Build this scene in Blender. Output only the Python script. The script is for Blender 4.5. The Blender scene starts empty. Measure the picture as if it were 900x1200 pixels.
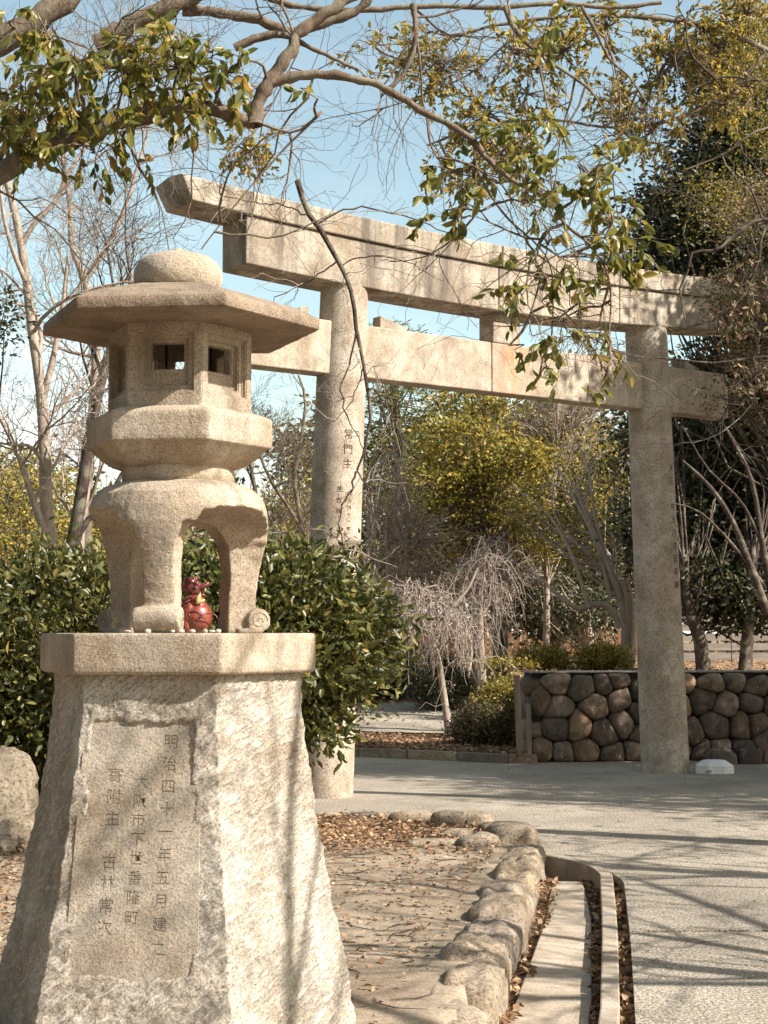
import bpy, bmesh, math, random
import numpy as np
from mathutils import Vector, Matrix

R = math.radians
random.seed(7)
rng = np.random.default_rng(7)
SC = bpy.context.scene
COL = SC.collection

# ------------------------------------------------------------------ camera, sky, sun
F, H = 1800.0, 1.6
TH = math.atan(142 / F)
cam = bpy.data.cameras.new('camera')
cam.sensor_fit = 'VERTICAL'
cam.sensor_height = 36
cam.lens = 36 * F / 1200
cam.clip_end = 2000
cam.clip_start = 0.1
co = bpy.data.objects.new('camera', cam)
COL.objects.link(co)
co.location = (0, 0, H)
co.rotation_euler = (R(90) + TH, 0, 0)
SC.camera = co

SUN_AZ = R(-24)      # direction towards the sun, from +X
SUN_EL = R(40)
SUN = Vector((math.cos(SUN_EL) * math.cos(SUN_AZ), math.cos(SUN_EL) * math.sin(SUN_AZ), math.sin(SUN_EL)))
W = bpy.data.worlds.new('World')
SC.world = W
W.use_nodes = True
nt = W.node_tree
nt.nodes.clear()
out = nt.nodes.new('ShaderNodeOutputWorld')
bg = nt.nodes.new('ShaderNodeBackground')
sky = nt.nodes.new('ShaderNodeTexSky')
sky.sky_type = 'NISHITA'
sky.sun_disc = False
sky.sun_elevation = SUN_EL
sky.sun_rotation = math.atan2(SUN.x, SUN.y)
sky.air_density = 1.0
sky.dust_density = 1.2
sky.ozone_density = 1.0
tc = nt.nodes.new('ShaderNodeTexCoord')
mp = nt.nodes.new('ShaderNodeMapping')
mp.inputs['Scale'].default_value = (2.2, 2.2, 7)
nz = nt.nodes.new('ShaderNodeTexNoise')
nz.inputs['Scale'].default_value = 2.6
nz.inputs['Detail'].default_value = 7
nz.inputs['Roughness'].default_value = 0.6
rp = nt.nodes.new('ShaderNodeValToRGB')
rp.color_ramp.elements[0].position = 0.46
rp.color_ramp.elements[1].position = 0.64
sep = nt.nodes.new('ShaderNodeSeparateXYZ')
mr = nt.nodes.new('ShaderNodeMapRange')
mr.inputs['From Min'].default_value = 0.08
mr.inputs['From Max'].default_value = 0.22
mr.inputs['To Min'].default_value = 1.0
mr.inputs['To Max'].default_value = 0.05
mu = nt.nodes.new('ShaderNodeMath')
mu.operation = 'MULTIPLY'
tint = nt.nodes.new('ShaderNodeMix')
tint.data_type = 'RGBA'
tint.blend_type = 'MULTIPLY'
tint.inputs[0].default_value = 1.0
tint.inputs[7].default_value = (1.36, 1.27, 0.97, 1)
mx = nt.nodes.new('ShaderNodeMix')
mx.data_type = 'RGBA'
mx.inputs[7].default_value = (8.6, 8.6, 8.6, 1)
L = nt.links.new
L(tc.outputs['Generated'], mp.inputs['Vector'])
L(mp.outputs['Vector'], nz.inputs['Vector'])
L(nz.outputs['Fac'], rp.inputs['Fac'])
L(tc.outputs['Generated'], sep.inputs['Vector'])
L(sep.outputs['Z'], mr.inputs['Value'])
L(mr.outputs['Result'], mu.inputs[0])
L(rp.outputs['Color'], mu.inputs[1])
L(mu.outputs['Value'], mx.inputs[0])
L(sky.outputs['Color'], tint.inputs[6])
L(tint.outputs[2], mx.inputs[6])
L(mx.outputs[2], bg.inputs['Color'])
bg.inputs['Strength'].default_value = 0.10
L(bg.outputs['Background'], out.inputs['Surface'])

sl = bpy.data.lights.new('sun', 'SUN')
sl.energy = 5.0
sl.angle = R(0.55)
sl.color = (1.0, 0.945, 0.875)
so = bpy.data.objects.new('sun', sl)
COL.objects.link(so)
so.rotation_euler = SUN.to_track_quat('Z', 'Y').to_euler()
so.location = (8, -6, 12)

SC.view_settings.view_transform = 'Standard'
SC.view_settings.look = 'None'
SC.view_settings.exposure = 1.12
SC.view_settings.gamma = 1.0

# ------------------------------------------------------------------ placing helpers
cT, sT = math.cos(TH), math.sin(TH)
def ray(px, py):
    xc = (px - 450) / F
    yc = (600 - py) / F
    return np.array([xc, cT - yc * sT, sT + yc * cT])
def at(px, py, Y):
    r = ray(px, py)
    return r * (Y / r[1]) + np.array([0, 0, H])
def gr(px, py, z=0.0):
    r = ray(px, py)
    return r * ((z - H) / r[2]) + np.array([0, 0, H])

# ------------------------------------------------------------------ object helpers
def thing(name, label, cat, loc=(0, 0, 0), rz=0, group=None):
    o = bpy.data.objects.new(name, None)
    o.empty_display_size = 0.2
    COL.objects.link(o)
    o.location = loc
    o.rotation_euler = (0, 0, rz)
    o['label'] = label
    o['category'] = cat
    if group:
        o['group'] = group
    return o
def link(name, me, mat=None, parent=None, smooth=False, stuff=False, label=None):
    if mat is not None and not me.materials:
        me.materials.append(mat)
    if smooth:
        me.polygons.foreach_set('use_smooth', [True] * len(me.polygons))
    o = bpy.data.objects.new(name, me)
    COL.objects.link(o)
    if parent is not None:
        o.parent = parent
        q = parent
        m = Matrix.Identity(4)
        chain = []
        while q is not None:
            chain.append(q)
            q = q.parent
        for q in reversed(chain):
            m = m @ Matrix.LocRotScale(q.location, q.rotation_euler, q.scale)
        if o.parent.type == 'EMPTY' and not me.get('local'):
            o.matrix_local = m.inverted()
    if stuff:
        o['kind'] = 'stuff'
    if label:
        o['label'] = label
    return o
def struct(name, me, mat=None, parent=None, smooth=False):
    o = link(name, me, mat, parent, smooth)
    if parent is None:
        o['kind'] = 'structure'
    return o
def top(name, me, mat, label, cat, group=None, smooth=False):
    o = link(name, me, mat, None, smooth)
    o['label'] = label
    o['category'] = cat
    if group:
        o['group'] = group
    return o
def mesh_np(name, V, Q=None, T=None):
    me = bpy.data.meshes.new(name)
    V = np.asarray(V, dtype=np.float32)
    me.vertices.add(len(V))
    me.vertices.foreach_set('co', V.ravel())
    nq = 0 if Q is None else len(Q)
    ntt = 0 if T is None else len(T)
    me.loops.add(nq * 4 + ntt * 3)
    idx = []
    st = []
    if nq:
        idx.append(np.asarray(Q, dtype=np.int32).ravel())
        st.append(np.arange(nq, dtype=np.int32) * 4)
    if ntt:
        idx.append(np.asarray(T, dtype=np.int32).ravel())
        st.append(nq * 4 + np.arange(ntt, dtype=np.int32) * 3)
    me.loops.foreach_set('vertex_index', np.concatenate(idx))
    me.polygons.add(nq + ntt)
    me.polygons.foreach_set('loop_start', np.concatenate(st))
    me.update(calc_edges=True)
    me.validate()
    return me
def mesh_py(name, V, Fc):
    me = bpy.data.meshes.new(name)
    me.from_pydata([tuple(map(float, v)) for v in V], [], Fc)
    me.update()
    return me
def fix_normals(me):
    bm = bmesh.new()
    bm.from_mesh(me)
    bmesh.ops.recalc_face_normals(bm, faces=bm.faces)
    bm.to_mesh(me)
    bm.free()
    return me
class MB:
    def __init__(s):
        s.v = []
        s.f = []
    def add(s, V, Fc):
        b = len(s.v)
        s.v += [tuple(map(float, p)) for p in V]
        s.f += [tuple(i + b for i in f) for f in Fc]
    def box(s, c, size, M=None, bev=0):
        x, y, z = [a / 2 for a in size]
        V = [(-x, -y, -z), (x, -y, -z), (x, y, -z), (-x, y, -z), (-x, -y, z), (x, -y, z), (x, y, z), (-x, y, z)]
        V = [Vector(v) for v in V]
        if M is not None:
            V = [M @ v for v in V]
        V = [v + Vector(c) for v in V]
        s.add(V, [(0, 3, 2, 1), (4, 5, 6, 7), (0, 1, 5, 4), (1, 2, 6, 5), (2, 3, 7, 6), (3, 0, 4, 7)])
    def mesh(s, name='m'):
        return mesh_py(name, s.v, s.f)
def bevelled(me, w, seg=2, sub=0):
    bm = bmesh.new()
    bm.from_mesh(me)
    bmesh.ops.recalc_face_normals(bm, faces=bm.faces)
    es = [e for e in bm.edges if len(e.link_faces) == 2 and e.calc_face_angle(0) > R(25)]
    bmesh.ops.bevel(bm, geom=es, offset=w, segments=seg, profile=0.5, affect='EDGES')
    bm.to_mesh(me)
    bm.free()
    return me

# ------------------------------------------------------------------ noise
def _h(ix, iy, iz, seed):
    n = (ix * 374761393 + iy * 668265263 + iz * 2147483647 + seed * 1274126177) & 0xFFFFFFFF
    n = ((n ^ (n >> 13)) * 1274126177) & 0xFFFFFFFF
    n = (n ^ (n >> 16)) & 0xFFFFFF
    return n / float(0xFFFFFF)
def vn(P, seed=0):
    P = np.asarray(P, dtype=np.float64)
    I = np.floor(P).astype(np.int64)
    f = P - I
    f = f * f * (3 - 2 * f)
    r = 0
    for dx in (0, 1):
        for dy in (0, 1):
            for dz in (0, 1):
                w = (f[:, 0] if dx else 1 - f[:, 0]) * (f[:, 1] if dy else 1 - f[:, 1]) * (f[:, 2] if dz else 1 - f[:, 2])
                r = r + w * _h(I[:, 0] + dx, I[:, 1] + dy, I[:, 2] + dz, seed)
    return r * 2 - 1
def fbm(P, octv=4, seed=0, gain=0.5):
    P = np.asarray(P, dtype=np.float64)
    a, s, r, t = 1.0, 1.0, 0, 0
    for k in range(octv):
        r = r + a * vn(P * s + 17.3 * k, seed + k)
        t += a
        a *= gain
        s *= 2.03
    return r / t

# ------------------------------------------------------------------ materials
def newmat(name):
    m = bpy.data.materials.new(name)
    m.use_nodes = True
    n = m.node_tree
    b = n.nodes['Principled BSDF']
    return m, n, b
def noise(n, scale, detail=4, rough=0.55, vec=None, dist=0):
    x = n.nodes.new('ShaderNodeTexNoise')
    x.inputs['Scale'].default_value = scale
    x.inputs['Detail'].default_value = detail
    x.inputs['Roughness'].default_value = rough
    x.inputs['Distortion'].default_value = dist
    if vec is not None:
        n.links.new(vec, x.inputs['Vector'])
    return x.outputs['Fac']
def ramp(n, fac, stops):
    x = n.nodes.new('ShaderNodeValToRGB')
    e = x.color_ramp.elements
    while len(e) < len(stops):
        e.new(0.5)
    for i, (p, c) in enumerate(stops):
        e[i].position = p
        e[i].color = (*c, 1) if len(c) == 3 else c
    n.links.new(fac, x.inputs['Fac'])
    return x.outputs['Color']
def mixc(n, fac, a, b, mode='MIX'):
    x = n.nodes.new('ShaderNodeMix')
    x.data_type = 'RGBA'
    x.blend_type = mode
    for i, v in ((0, fac), (6, a), (7, b)):
        if isinstance(v, (int, float)):
            x.inputs[i].default_value = v
        elif isinstance(v, tuple):
            x.inputs[i].default_value = (*v, 1)
        else:
            n.links.new(v, x.inputs[i])
    return x.outputs[2]
def pos(n):
    return n.nodes.new('ShaderNodeNewGeometry').outputs['Position']
def objc(n):
    return n.nodes.new('ShaderNodeTexCoord').outputs['Object']
def bump(n, b, h, strength=0.4, dist=0.01, prev=None):
    x = n.nodes.new('ShaderNodeBump')
    x.inputs['Strength'].default_value = strength
    x.inputs['Distance'].default_value = dist
    n.links.new(h, x.inputs['Height'])
    if prev is not None:
        n.links.new(prev, x.inputs['Normal'])
    n.links.new(x.outputs['Normal'], b.inputs['Normal'])
    return x.outputs['Normal']
def mapped(n, vec, scale=(1, 1, 1), rot=(0, 0, 0)):
    x = n.nodes.new('ShaderNodeMapping')
    x.inputs['Scale'].default_value = scale
    x.inputs['Rotation'].default_value = rot
    n.links.new(vec, x.inputs['Vector'])
    return x.outputs['Vector']
def granite(name, base, dark=0.45, grain=170, bmp=0.5, streak=0.0, stain=(0.16, 0.12, 0.08), stain_amt=0.45, coarse=0.3, spots=0.6, vary=0.12, soot_amt=0.65):
    m, n, b = newmat(name)
    p = pos(n)
    light = tuple(min(1, c * 1.28) for c in base)
    dk = tuple(c * dark for c in base)
    g = ramp(n, noise(n, grain, 2, 0.7, p), [(0.36, dk), (0.46, base), (0.60, light)])
    big = ramp(n, noise(n, 3.2, 6, 0.62, p), [(0.38, (1, 1, 1)), (0.68, (0.62, 0.56, 0.49))])
    c = mixc(n, 1.0, g, big, 'MULTIPLY')
    sp = ramp(n, noise(n, 9, 8, 0.72, p, 0.4), [(0.57, (0, 0, 0)), (0.72, (1, 1, 1))])
    mm = n.nodes.new('ShaderNodeMath')
    mm.operation = 'MULTIPLY'
    n.links.new(sp, mm.inputs[0])
    mm.inputs[1].default_value = stain_amt
    c = mixc(n, mm.outputs[0], c, stain)
    # pale lichen flecks
    vo = n.nodes.new('ShaderNodeTexVoronoi')
    vo.inputs['Scale'].default_value = 26
    n.links.new(p, vo.inputs['Vector'])
    lf = ramp(n, vo.outputs['Distance'], [(0.0, (spots,) * 3), (0.16, (0, 0, 0))])
    c = mixc(n, mixc(n, 1.0, lf, ramp(n, noise(n, 2.1, 3, 0.6, p), [(0.5, (0, 0, 0)), (0.62, (1, 1, 1))]), 'MULTIPLY'), c, (0.5, 0.47, 0.4))
    if streak:
        s = ramp(n, noise(n, 7, 5, 0.65, mapped(n, p, (1, 1, 0.09))), [(0.46, (0, 0, 0)), (0.66, (streak,) * 3)])
        c = mixc(n, s, c, (0.10, 0.08, 0.065))
    oi = n.nodes.new('ShaderNodeObjectInfo')
    c = mixc(n, 1.0, c, ramp(n, oi.outputs['Random'], [(0, (1 - vary, 1 - vary, 1 - vary * .9)), (1, (1 + vary * .4, 1 + vary * .3, 1 + vary * .1))]), 'MULTIPLY')
    soot = ramp(n, noise(n, 5.5, 7, 0.68, p, 0.6), [(0.50, (0, 0, 0)), (0.70, (soot_amt,) * 3)])
    c = mixc(n, soot, c, tuple(x * 0.33 for x in base))
    n.links.new(c, b.inputs['Base Color'])
    b.inputs['Roughness'].default_value = 0.9
    b.inputs['Specular IOR Level'].default_value = 0.25
    q = bump(n, b, noise(n, grain * 0.6, 4, 0.7, p), bmp, 0.004)
    bump(n, b, noise(n, 22, 6, 0.65, p), coarse, 0.012, q)
    return m
M_stone = granite('lantern_granite', (0.46, 0.38, 0.29), soot_amt=0.4, dark=0.55, bmp=0.8, coarse=0.5, streak=0.3)
M_roof = granite('roof_granite', (0.25, 0.195, 0.145), dark=0.5, bmp=0.9, coarse=0.6, stain_amt=0.7)
M_ped = granite('rough_hewn_granite', (0.42, 0.37, 0.31), dark=0.6, bmp=0.7, coarse=0.9, grain=120, stain_amt=0.35)
def chisel(m, ang_, sc, strength, dist):
    n = m.node_tree
    b = n.nodes['Principled BSDF']
    prev = b.inputs['Normal'].links[0].from_socket
    v = mapped(n, mapped(n, pos(n), (1, 1, 1), (0, ang_, 0)), (0.16, 0.3, 1))
    nn = noise(n, sc, 4, 0.6, v, 0.3)
    bump(n, b, nn, strength, dist, prev)
    # faint pale bruises along the strokes
    src = b.inputs['Base Color'].links[0].from_socket
    c = mixc(n, ramp(n, nn, [(0.52, (0, 0, 0)), (0.66, (0.55,) * 3)]), src, (0.62, 0.57, 0.49))
    n.links.new(c, b.inputs['Base Color'])
chisel(M_ped, R(38), 62, 0.9, 0.02)
M_panel = granite('dressed_panel_granite', (0.41, 0.355, 0.29), dark=0.6, bmp=0.9, coarse=0.2, grain=150, stain_amt=0.3)
M_torii = granite('gate_granite', (0.43, 0.37, 0.295), bmp=0.35, coarse=0.2, grain=110, streak=0.85, soot_amt=0.8, stain_amt=0.35)
M_pillar = granite('pillar_granite', (0.42, 0.355, 0.285), bmp=0.4, coarse=0.15, grain=75, stain_amt=0.25, dark=0.5)
M_edging = granite('edging_stone', (0.30, 0.245, 0.185), vary=0.35, bmp=0.6, coarse=0.9, grain=60, stain_amt=0.5)
M_rock = granite('mossy_rock', (0.24, 0.20, 0.145), bmp=0.7, coarse=1.0, grain=40, stain_amt=0.6, streak=0.5)
M_concrete = granite('gutter_concrete', (0.40, 0.34, 0.27), bmp=0.5, coarse=0.3, grain=190, stain_amt=0.35, spots=0.2)

def simple(name, col, rough=0.8, scale=20, var=0.35, bmp=0.3, spec=0.3, stretch=None, dist=0.005):
    m, n, b = newmat(name)
    p = objc(n)
    if stretch:
        p = mapped(n, p, stretch)
    c = ramp(n, noise(n, scale, 6, 0.65, p), [(0.3, tuple(x * (1 - var) for x in col)), (0.7, tuple(min(1, x * (1 + var)) for x in col))])
    n.links.new(c, b.inputs['Base Color'])
    b.inputs['Roughness'].default_value = rough
    b.inputs['Specular IOR Level'].default_value = spec
    bump(n, b, noise(n, scale * 3, 5, 0.7, p), bmp, dist)
    return m
def bark(name, col, var=0.5):
    m, n, b = newmat(name)
    p = pos(n)
    c = ramp(n, noise(n, 30, 6, 0.7, mapped(n, p, (1, 1, 0.3)), 0.5), [(0.3, tuple(x * (1 - var) for x in col)), (0.52, col), (0.7, tuple(min(1, x * (1 + var)) for x in col))])
    c2 = mixc(n, ramp(n, noise(n, 5, 4, 0.6, p), [(0.5, (0, 0, 0)), (0.65, (0.5,) * 3)]), c, (0.30, 0.28, 0.2))
    n.links.new(c2, b.inputs['Base Color'])
    b.inputs['Roughness'].default_value = 0.95
    b.inputs['Specular IOR Level'].default_value = 0.15
    bump(n, b, noise(n, 70, 5, 0.75, mapped(n, p, (1, 1, 0.35))), 0.9, 0.015)
    return m
B_oak = bark('oak_bark', (0.17, 0.125, 0.09))
B_pale = bark('pale_bark', (0.38, 0.30, 0.24), 0.4)
B_dark = bark('dark_bark', (0.075, 0.055, 0.045))
B_twig = bark('grey_twig_bark', (0.34, 0.27, 0.225), 0.3)
B_mid = bark('brown_bark', (0.19, 0.14, 0.105))

def leafmat(name, stops, rough=0.45, trans=0.3, spec=0.4):
    m, n, b = newmat(name)
    g = n.nodes.new('ShaderNodeNewGeometry')
    c = ramp(n, g.outputs['Random Per Island'], stops)
    n.links.new(c, b.inputs['Base Color'])
    b.inputs['Roughness'].default_value = rough
    b.inputs['Specular IOR Level'].default_value = spec
    t = n.nodes.new('ShaderNodeBsdfTranslucent')
    hs = n.nodes.new('ShaderNodeHueSaturation')
    hs.inputs['Value'].default_value = 1.5
    n.links.new(c, hs.inputs['Color'])
    n.links.new(hs.outputs['Color'], t.inputs['Color'])
    mxs = n.nodes.new('ShaderNodeMixShader')
    mxs.inputs[0].default_value = trans
    n.links.new(b.outputs[0], mxs.inputs[1])
    n.links.new(t.outputs[0], mxs.inputs[2])
    n.links.new(mxs.outputs[0], n.nodes['Material Output'].inputs['Surface'])
    return m
L_oak = leafmat('olive_leaf', [(0, (0.07, 0.08, 0.015)), (0.5, (0.14, 0.14, 0.025)), (0.85, (0.25, 0.21, 0.04)), (1, (0.34, 0.2, 0.05))], 0.4, 0.42)
L_bush = leafmat('glossy_shrub_leaf', [(0, (0.04, 0.048, 0.012)), (0.55, (0.085, 0.09, 0.022)), (0.9, (0.17, 0.155, 0.04)), (1, (0.30, 0.21, 0.07))], 0.4, 0.22, 0.45)
L_dark = leafmat('dark_evergreen_leaf', [(0, (0.018, 0.024, 0.010)), (0.6, (0.04, 0.046, 0.018)), (0.9, (0.085, 0.08, 0.03)), (1, (0.22, 0.14, 0.07))], 0.45, 0.15)
L_yel = leafmat('yellow_green_leaf', [(0, (0.05, 0.055, 0.012)), (0.45, (0.19, 0.165, 0.028)), (0.85, (0.40, 0.29, 0.045)), (1, (0.50, 0.33, 0.08))], 0.5, 0.3)
L_red = leafmat('russet_leaf', [(0, (0.05, 0.045, 0.02)), (0.5, (0.12, 0.10, 0.035)), (0.78, (0.26, 0.17, 0.085)), (1, (0.48, 0.28, 0.19))], 0.6, 0.3)
L_brown = leafmat('dry_leaf', [(0, (0.10, 0.058, 0.032)), (0.5, (0.27, 0.155, 0.085)), (1, (0.50, 0.34, 0.21))], 0.8, 0.1, 0.2)
L_pine = leafmat('pine_needle', [(0, (0.05, 0.06, 0.016)), (0.6, (0.12, 0.12, 0.03)), (1, (0.24, 0.2, 0.06))], 0.5, 0.2)
L_tan = leafmat('tan_dry_foliage', [(0, (0.18, 0.12, 0.075)), (0.5, (0.30, 0.22, 0.14)), (1, (0.40, 0.33, 0.16))], 0.8, 0.2, 0.2)
L_azalea = leafmat('azalea_leaf', [(0, (0.05, 0.04, 0.018)), (0.6, (0.09, 0.08, 0.025)), (1, (0.22, 0.12, 0.06))], 0.6, 0.15)

# ------------------------------------------------------------------ wood and leaves
class Wood:
    def __init__(s):
        s.t = []
    def add(s, path, rad, sides=5):
        s.t.append((np.asarray(path, float), np.asarray(rad, float), sides))
    def pts(s):
        return np.concatenate([p for p, r, k in s.t])
    def mesh(s, name):
        groups = {}
        for p, r, k in s.t:
            groups.setdefault((len(p), k), []).append((p, r))
        Vs, Qs, base = [], [], 0
        for (n, k), L_ in groups.items():
            P = np.stack([a for a, b in L_])
            Rr = np.stack([b for a, b in L_])
            T = np.gradient(P, axis=1)
            T /= np.linalg.norm(T, axis=2, keepdims=True) + 1e-9
            avg = np.abs(P[:, -1] - P[:, 0])
            ref = np.zeros_like(avg)
            ref[np.arange(len(avg)), avg.argmin(axis=1)] = 1
            S = np.cross(T, ref[:, None, :])
            S /= np.linalg.norm(S, axis=2, keepdims=True) + 1e-9
            U = np.cross(S, T)
            a = np.arange(k) * 2 * math.pi / k
            ring = P[:, :, None, :] + Rr[:, :, None, None] * (np.cos(a)[None, None, :, None] * S[:, :, None, :] + np.sin(a)[None, None, :, None] * U[:, :, None, :])
            N = len(L_)
            Vs.append(ring.reshape(-1, 3))
            ii = (np.arange(N)[:, None, None] * n + np.arange(n - 1)[None, :, None]) * k
            j = np.arange(k)[None, None, :]
            j2 = (j + 1) % k
            q = np.stack([ii + j, ii + j2, ii + k + j2, ii + k + j], axis=-1) + base
            Qs.append(q.reshape(-1, 4))
            base += N * n * k
        me = mesh_np(name, np.concatenate(Vs), np.concatenate(Qs))
        me.polygons.foreach_set('use_smooth', [True] * len(me.polygons))
        return me
def spline(P, n):
    P = np.asarray(P, float)
    d = np.r_[0, np.cumsum(np.linalg.norm(np.diff(P, axis=0), axis=1))]
    d /= d[-1]
    Q = np.vstack([2 * P[0] - P[1], P, 2 * P[-1] - P[-2]])
    res = []
    for u in np.linspace(0, 1, n):
        i = min(np.searchsorted(d, u, side='right') - 1, len(P) - 2)
        t = (u - d[i]) / (d[i + 1] - d[i] + 1e-12)
        a, b, c, e = Q[i], Q[i + 1], Q[i + 2], Q[i + 3]
        res.append(0.5 * ((2 * b) + (-a + c) * t + (2 * a - 5 * b + 4 * c - e) * t * t + (-a + 3 * b - 3 * c + e) * t ** 3))
    return np.array(res)
def nrm(v):
    v = np.asarray(v, float)
    return v / (np.linalg.norm(v, axis=-1, keepdims=True) + 1e-12)
def grow(w, p, d, Ln, r, lvl, c, tips, sides=None):
    """one wandering limb and, along it, its own limbs"""
    n = max(3, int(c.get('seg', 6)) - (lvl > 1) - (lvl > 2))
    p = np.array(p, float)
    d = nrm(d)
    path = [p.copy()]
    st = Ln / n
    dirs = []
    for i in range(n):
        d = nrm(d + rng.normal(0, c['wander'], 3) + np.array([0, 0, c['up'] * (1 if lvl < 3 else c.get('tipup', 1))]))
        p = p + d * st
        path.append(p.copy())
        dirs.append(d.copy())
    rr = np.linspace(r, max(r * c.get('taper', 0.35), c.get('rmin', 0.002)), n + 1)
    w.add(path, rr, max(3, (7 if lvl == 0 else 5 if lvl == 1 else 4 if lvl == 2 else 3)))
    if lvl >= c['max']:
        tips.append(np.array(path))
        return
    k = c['kids'][min(lvl, len(c['kids']) - 1)]
    for j in range(k):
        t = (j + 0.6 + rng.uniform(-0.3, 0.3)) / k
        t = c.get('t0', 0.25) + (1 - c.get('t0', 0.25)) * t
        i = min(int(t * n), n - 1)
        q = path[i] + (path[i + 1] - path[i]) * (t * n - i)
        ax = nrm(np.cross(dirs[i], rng.normal(0, 1, 3)))
        a = R(rng.uniform(*c['ang']))
        nd = dirs[i] * math.cos(a) + ax * math.sin(a)
        grow(w, q, nd, Ln * rng.uniform(*c['ratio']) * (1.15 - 0.5 * t), (rr[i]) * c.get('rr', 0.6), lvl + 1, c, tips)
LT2 = (np.array([[0, 0, 0], [0.45, 0.5, 0.09], [1, 0, -0.04], [0.45, -0.5, 0.09]]), [], [[0, 1, 2], [0, 2, 3]])
LT4 = (np.array([[0, 0, 0], [0.28, 0.42, 0.07], [0.68, 0.38, 0.06], [1, 0, -0.08], [0.68, -0.38, 0.06], [0.28, -0.42, 0.07]]), [[0, 1, 2, 3], [0, 3, 4, 5]], [])
def leaves(name, P, D, size, wid=0.45, tmpl=LT2, curl=0.0, nrmup=0.0):
    P = np.asarray(P, float)
    N = len(P)
    D = nrm(D)
    size = np.broadcast_to(np.asarray(size, float), (N,))
    Rn = rng.normal(0, 1, (N, 3)) + np.array([0, 0, nrmup])
    S = nrm(np.cross(D, Rn))
    U = np.cross(S, D)
    U = np.where((U[:, 2:3] < 0) & (nrmup > 0), -U, U)
    t, q, tr = tmpl
    V = P[:, None, :] + size[:, None, None] * (t[None, :, 0:1] * D[:, None] + wid * t[None, :, 1:2] * S[:, None] + t[None, :, 2:3] * U[:, None])
    k = len(t)
    o = np.arange(N)[:, None, None] * k
    Q = (np.array(q)[None] + o).reshape(-1, 4) if len(q) else None
    T = (np.array(tr)[None] + o).reshape(-1, 3) if len(tr) else None
    return mesh_np(name, V.reshape(-1, 3), Q, T)
def clumps(center, rad, n, shell=0.55, flat=0.6, seed=None):
    """clump centres inside an uneven ellipsoid"""
    v = nrm(rng.normal(0, 1, (n, 3)))
    rr = rng.uniform(shell, 1, n) ** 0.7
    lob = 1 + 0.22 * fbm(v * 1.9 + rng.uniform(0, 50, 3), 3, int(rng.integers(99)))
    return np.asarray(center) + v * (rr * lob)[:, None] * np.asarray(rad)
def puff(C, per, rc, flat=0.6):
    n = len(C)
    sz = rng.uniform(0.6, 1.35, n)
    off = rng.normal(0, 1, (n, per, 3)) * np.array([1, 1, flat])
    off *= (rc * 0.5 * sz)[:, None, None]
    P = C[:, None, :] + off
    D = off * np.array([1, 1, 0.6]) + rng.normal(0, rc * 0.35, (n, per, 3)) + np.array([0, 0, -0.05 * rc])
    return P.reshape(-1, 3), D.reshape(-1, 3)
def broadleaf(name, label, trunk, r0, crown, mat, bk, leaf=0.07, per=60, rc=0.5, cat='tree', group=None, wid=0.5, limbs=1.0, flat=0.6, r1=None, extra=None, tmpl=LT2, twigs=0):
    """trunk: points; crown: list of (centre, radii, clumps)"""
    root = thing(name, label, cat, tuple(trunk[0]), 0, group)
    w = Wood()
    limbs = limbs * .45
    sp = spline(trunk, 14)
    w.add(sp, np.linspace(r0, r1 or r0 * 0.45, 14), 9)
    allC = []
    for (c, rad, n) in crown:
        C = clumps(c, rad, n)
        allC.append(C)
        for q in C[: int(len(C) * limbs)]:
            i = int(min(13, max(4, 5 + 8 * rng.random())))
            a = sp[i]
            mid = a * 0.5 + q * 0.5 + rng.normal(0, 0.12, 3) * np.linalg.norm(q - a) + np.array([0, 0, 0.05])
            lp = spline([a, mid, q], 6)
            w.add(lp, np.linspace(min(r0 * 0.18, .022), 0.006, 6), 4)
            for _ in range(twigs):
                e = q + rng.normal(0, rc * 0.6, 3)
                w.add(spline([lp[3], (lp[4] + e) / 2 + rng.normal(0, .06, 3), e], 4), [0.012, .009, .006, .003], 3)
    if extra:
        for pth, ra, rb in extra:
            s2 = spline(pth, 10)
            w.add(s2, np.linspace(ra, rb, 10), 7)
    link('trunk', w.mesh('trunk'), bk, root)
    C = np.concatenate(allC)
    P, D = puff(C, per, rc, flat)
    link('crown', leaves('crown', P, D, rng.uniform(0.6, 1.25, len(P)) * leaf, wid, tmpl), mat, root, stuff=True)
    return root

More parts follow.
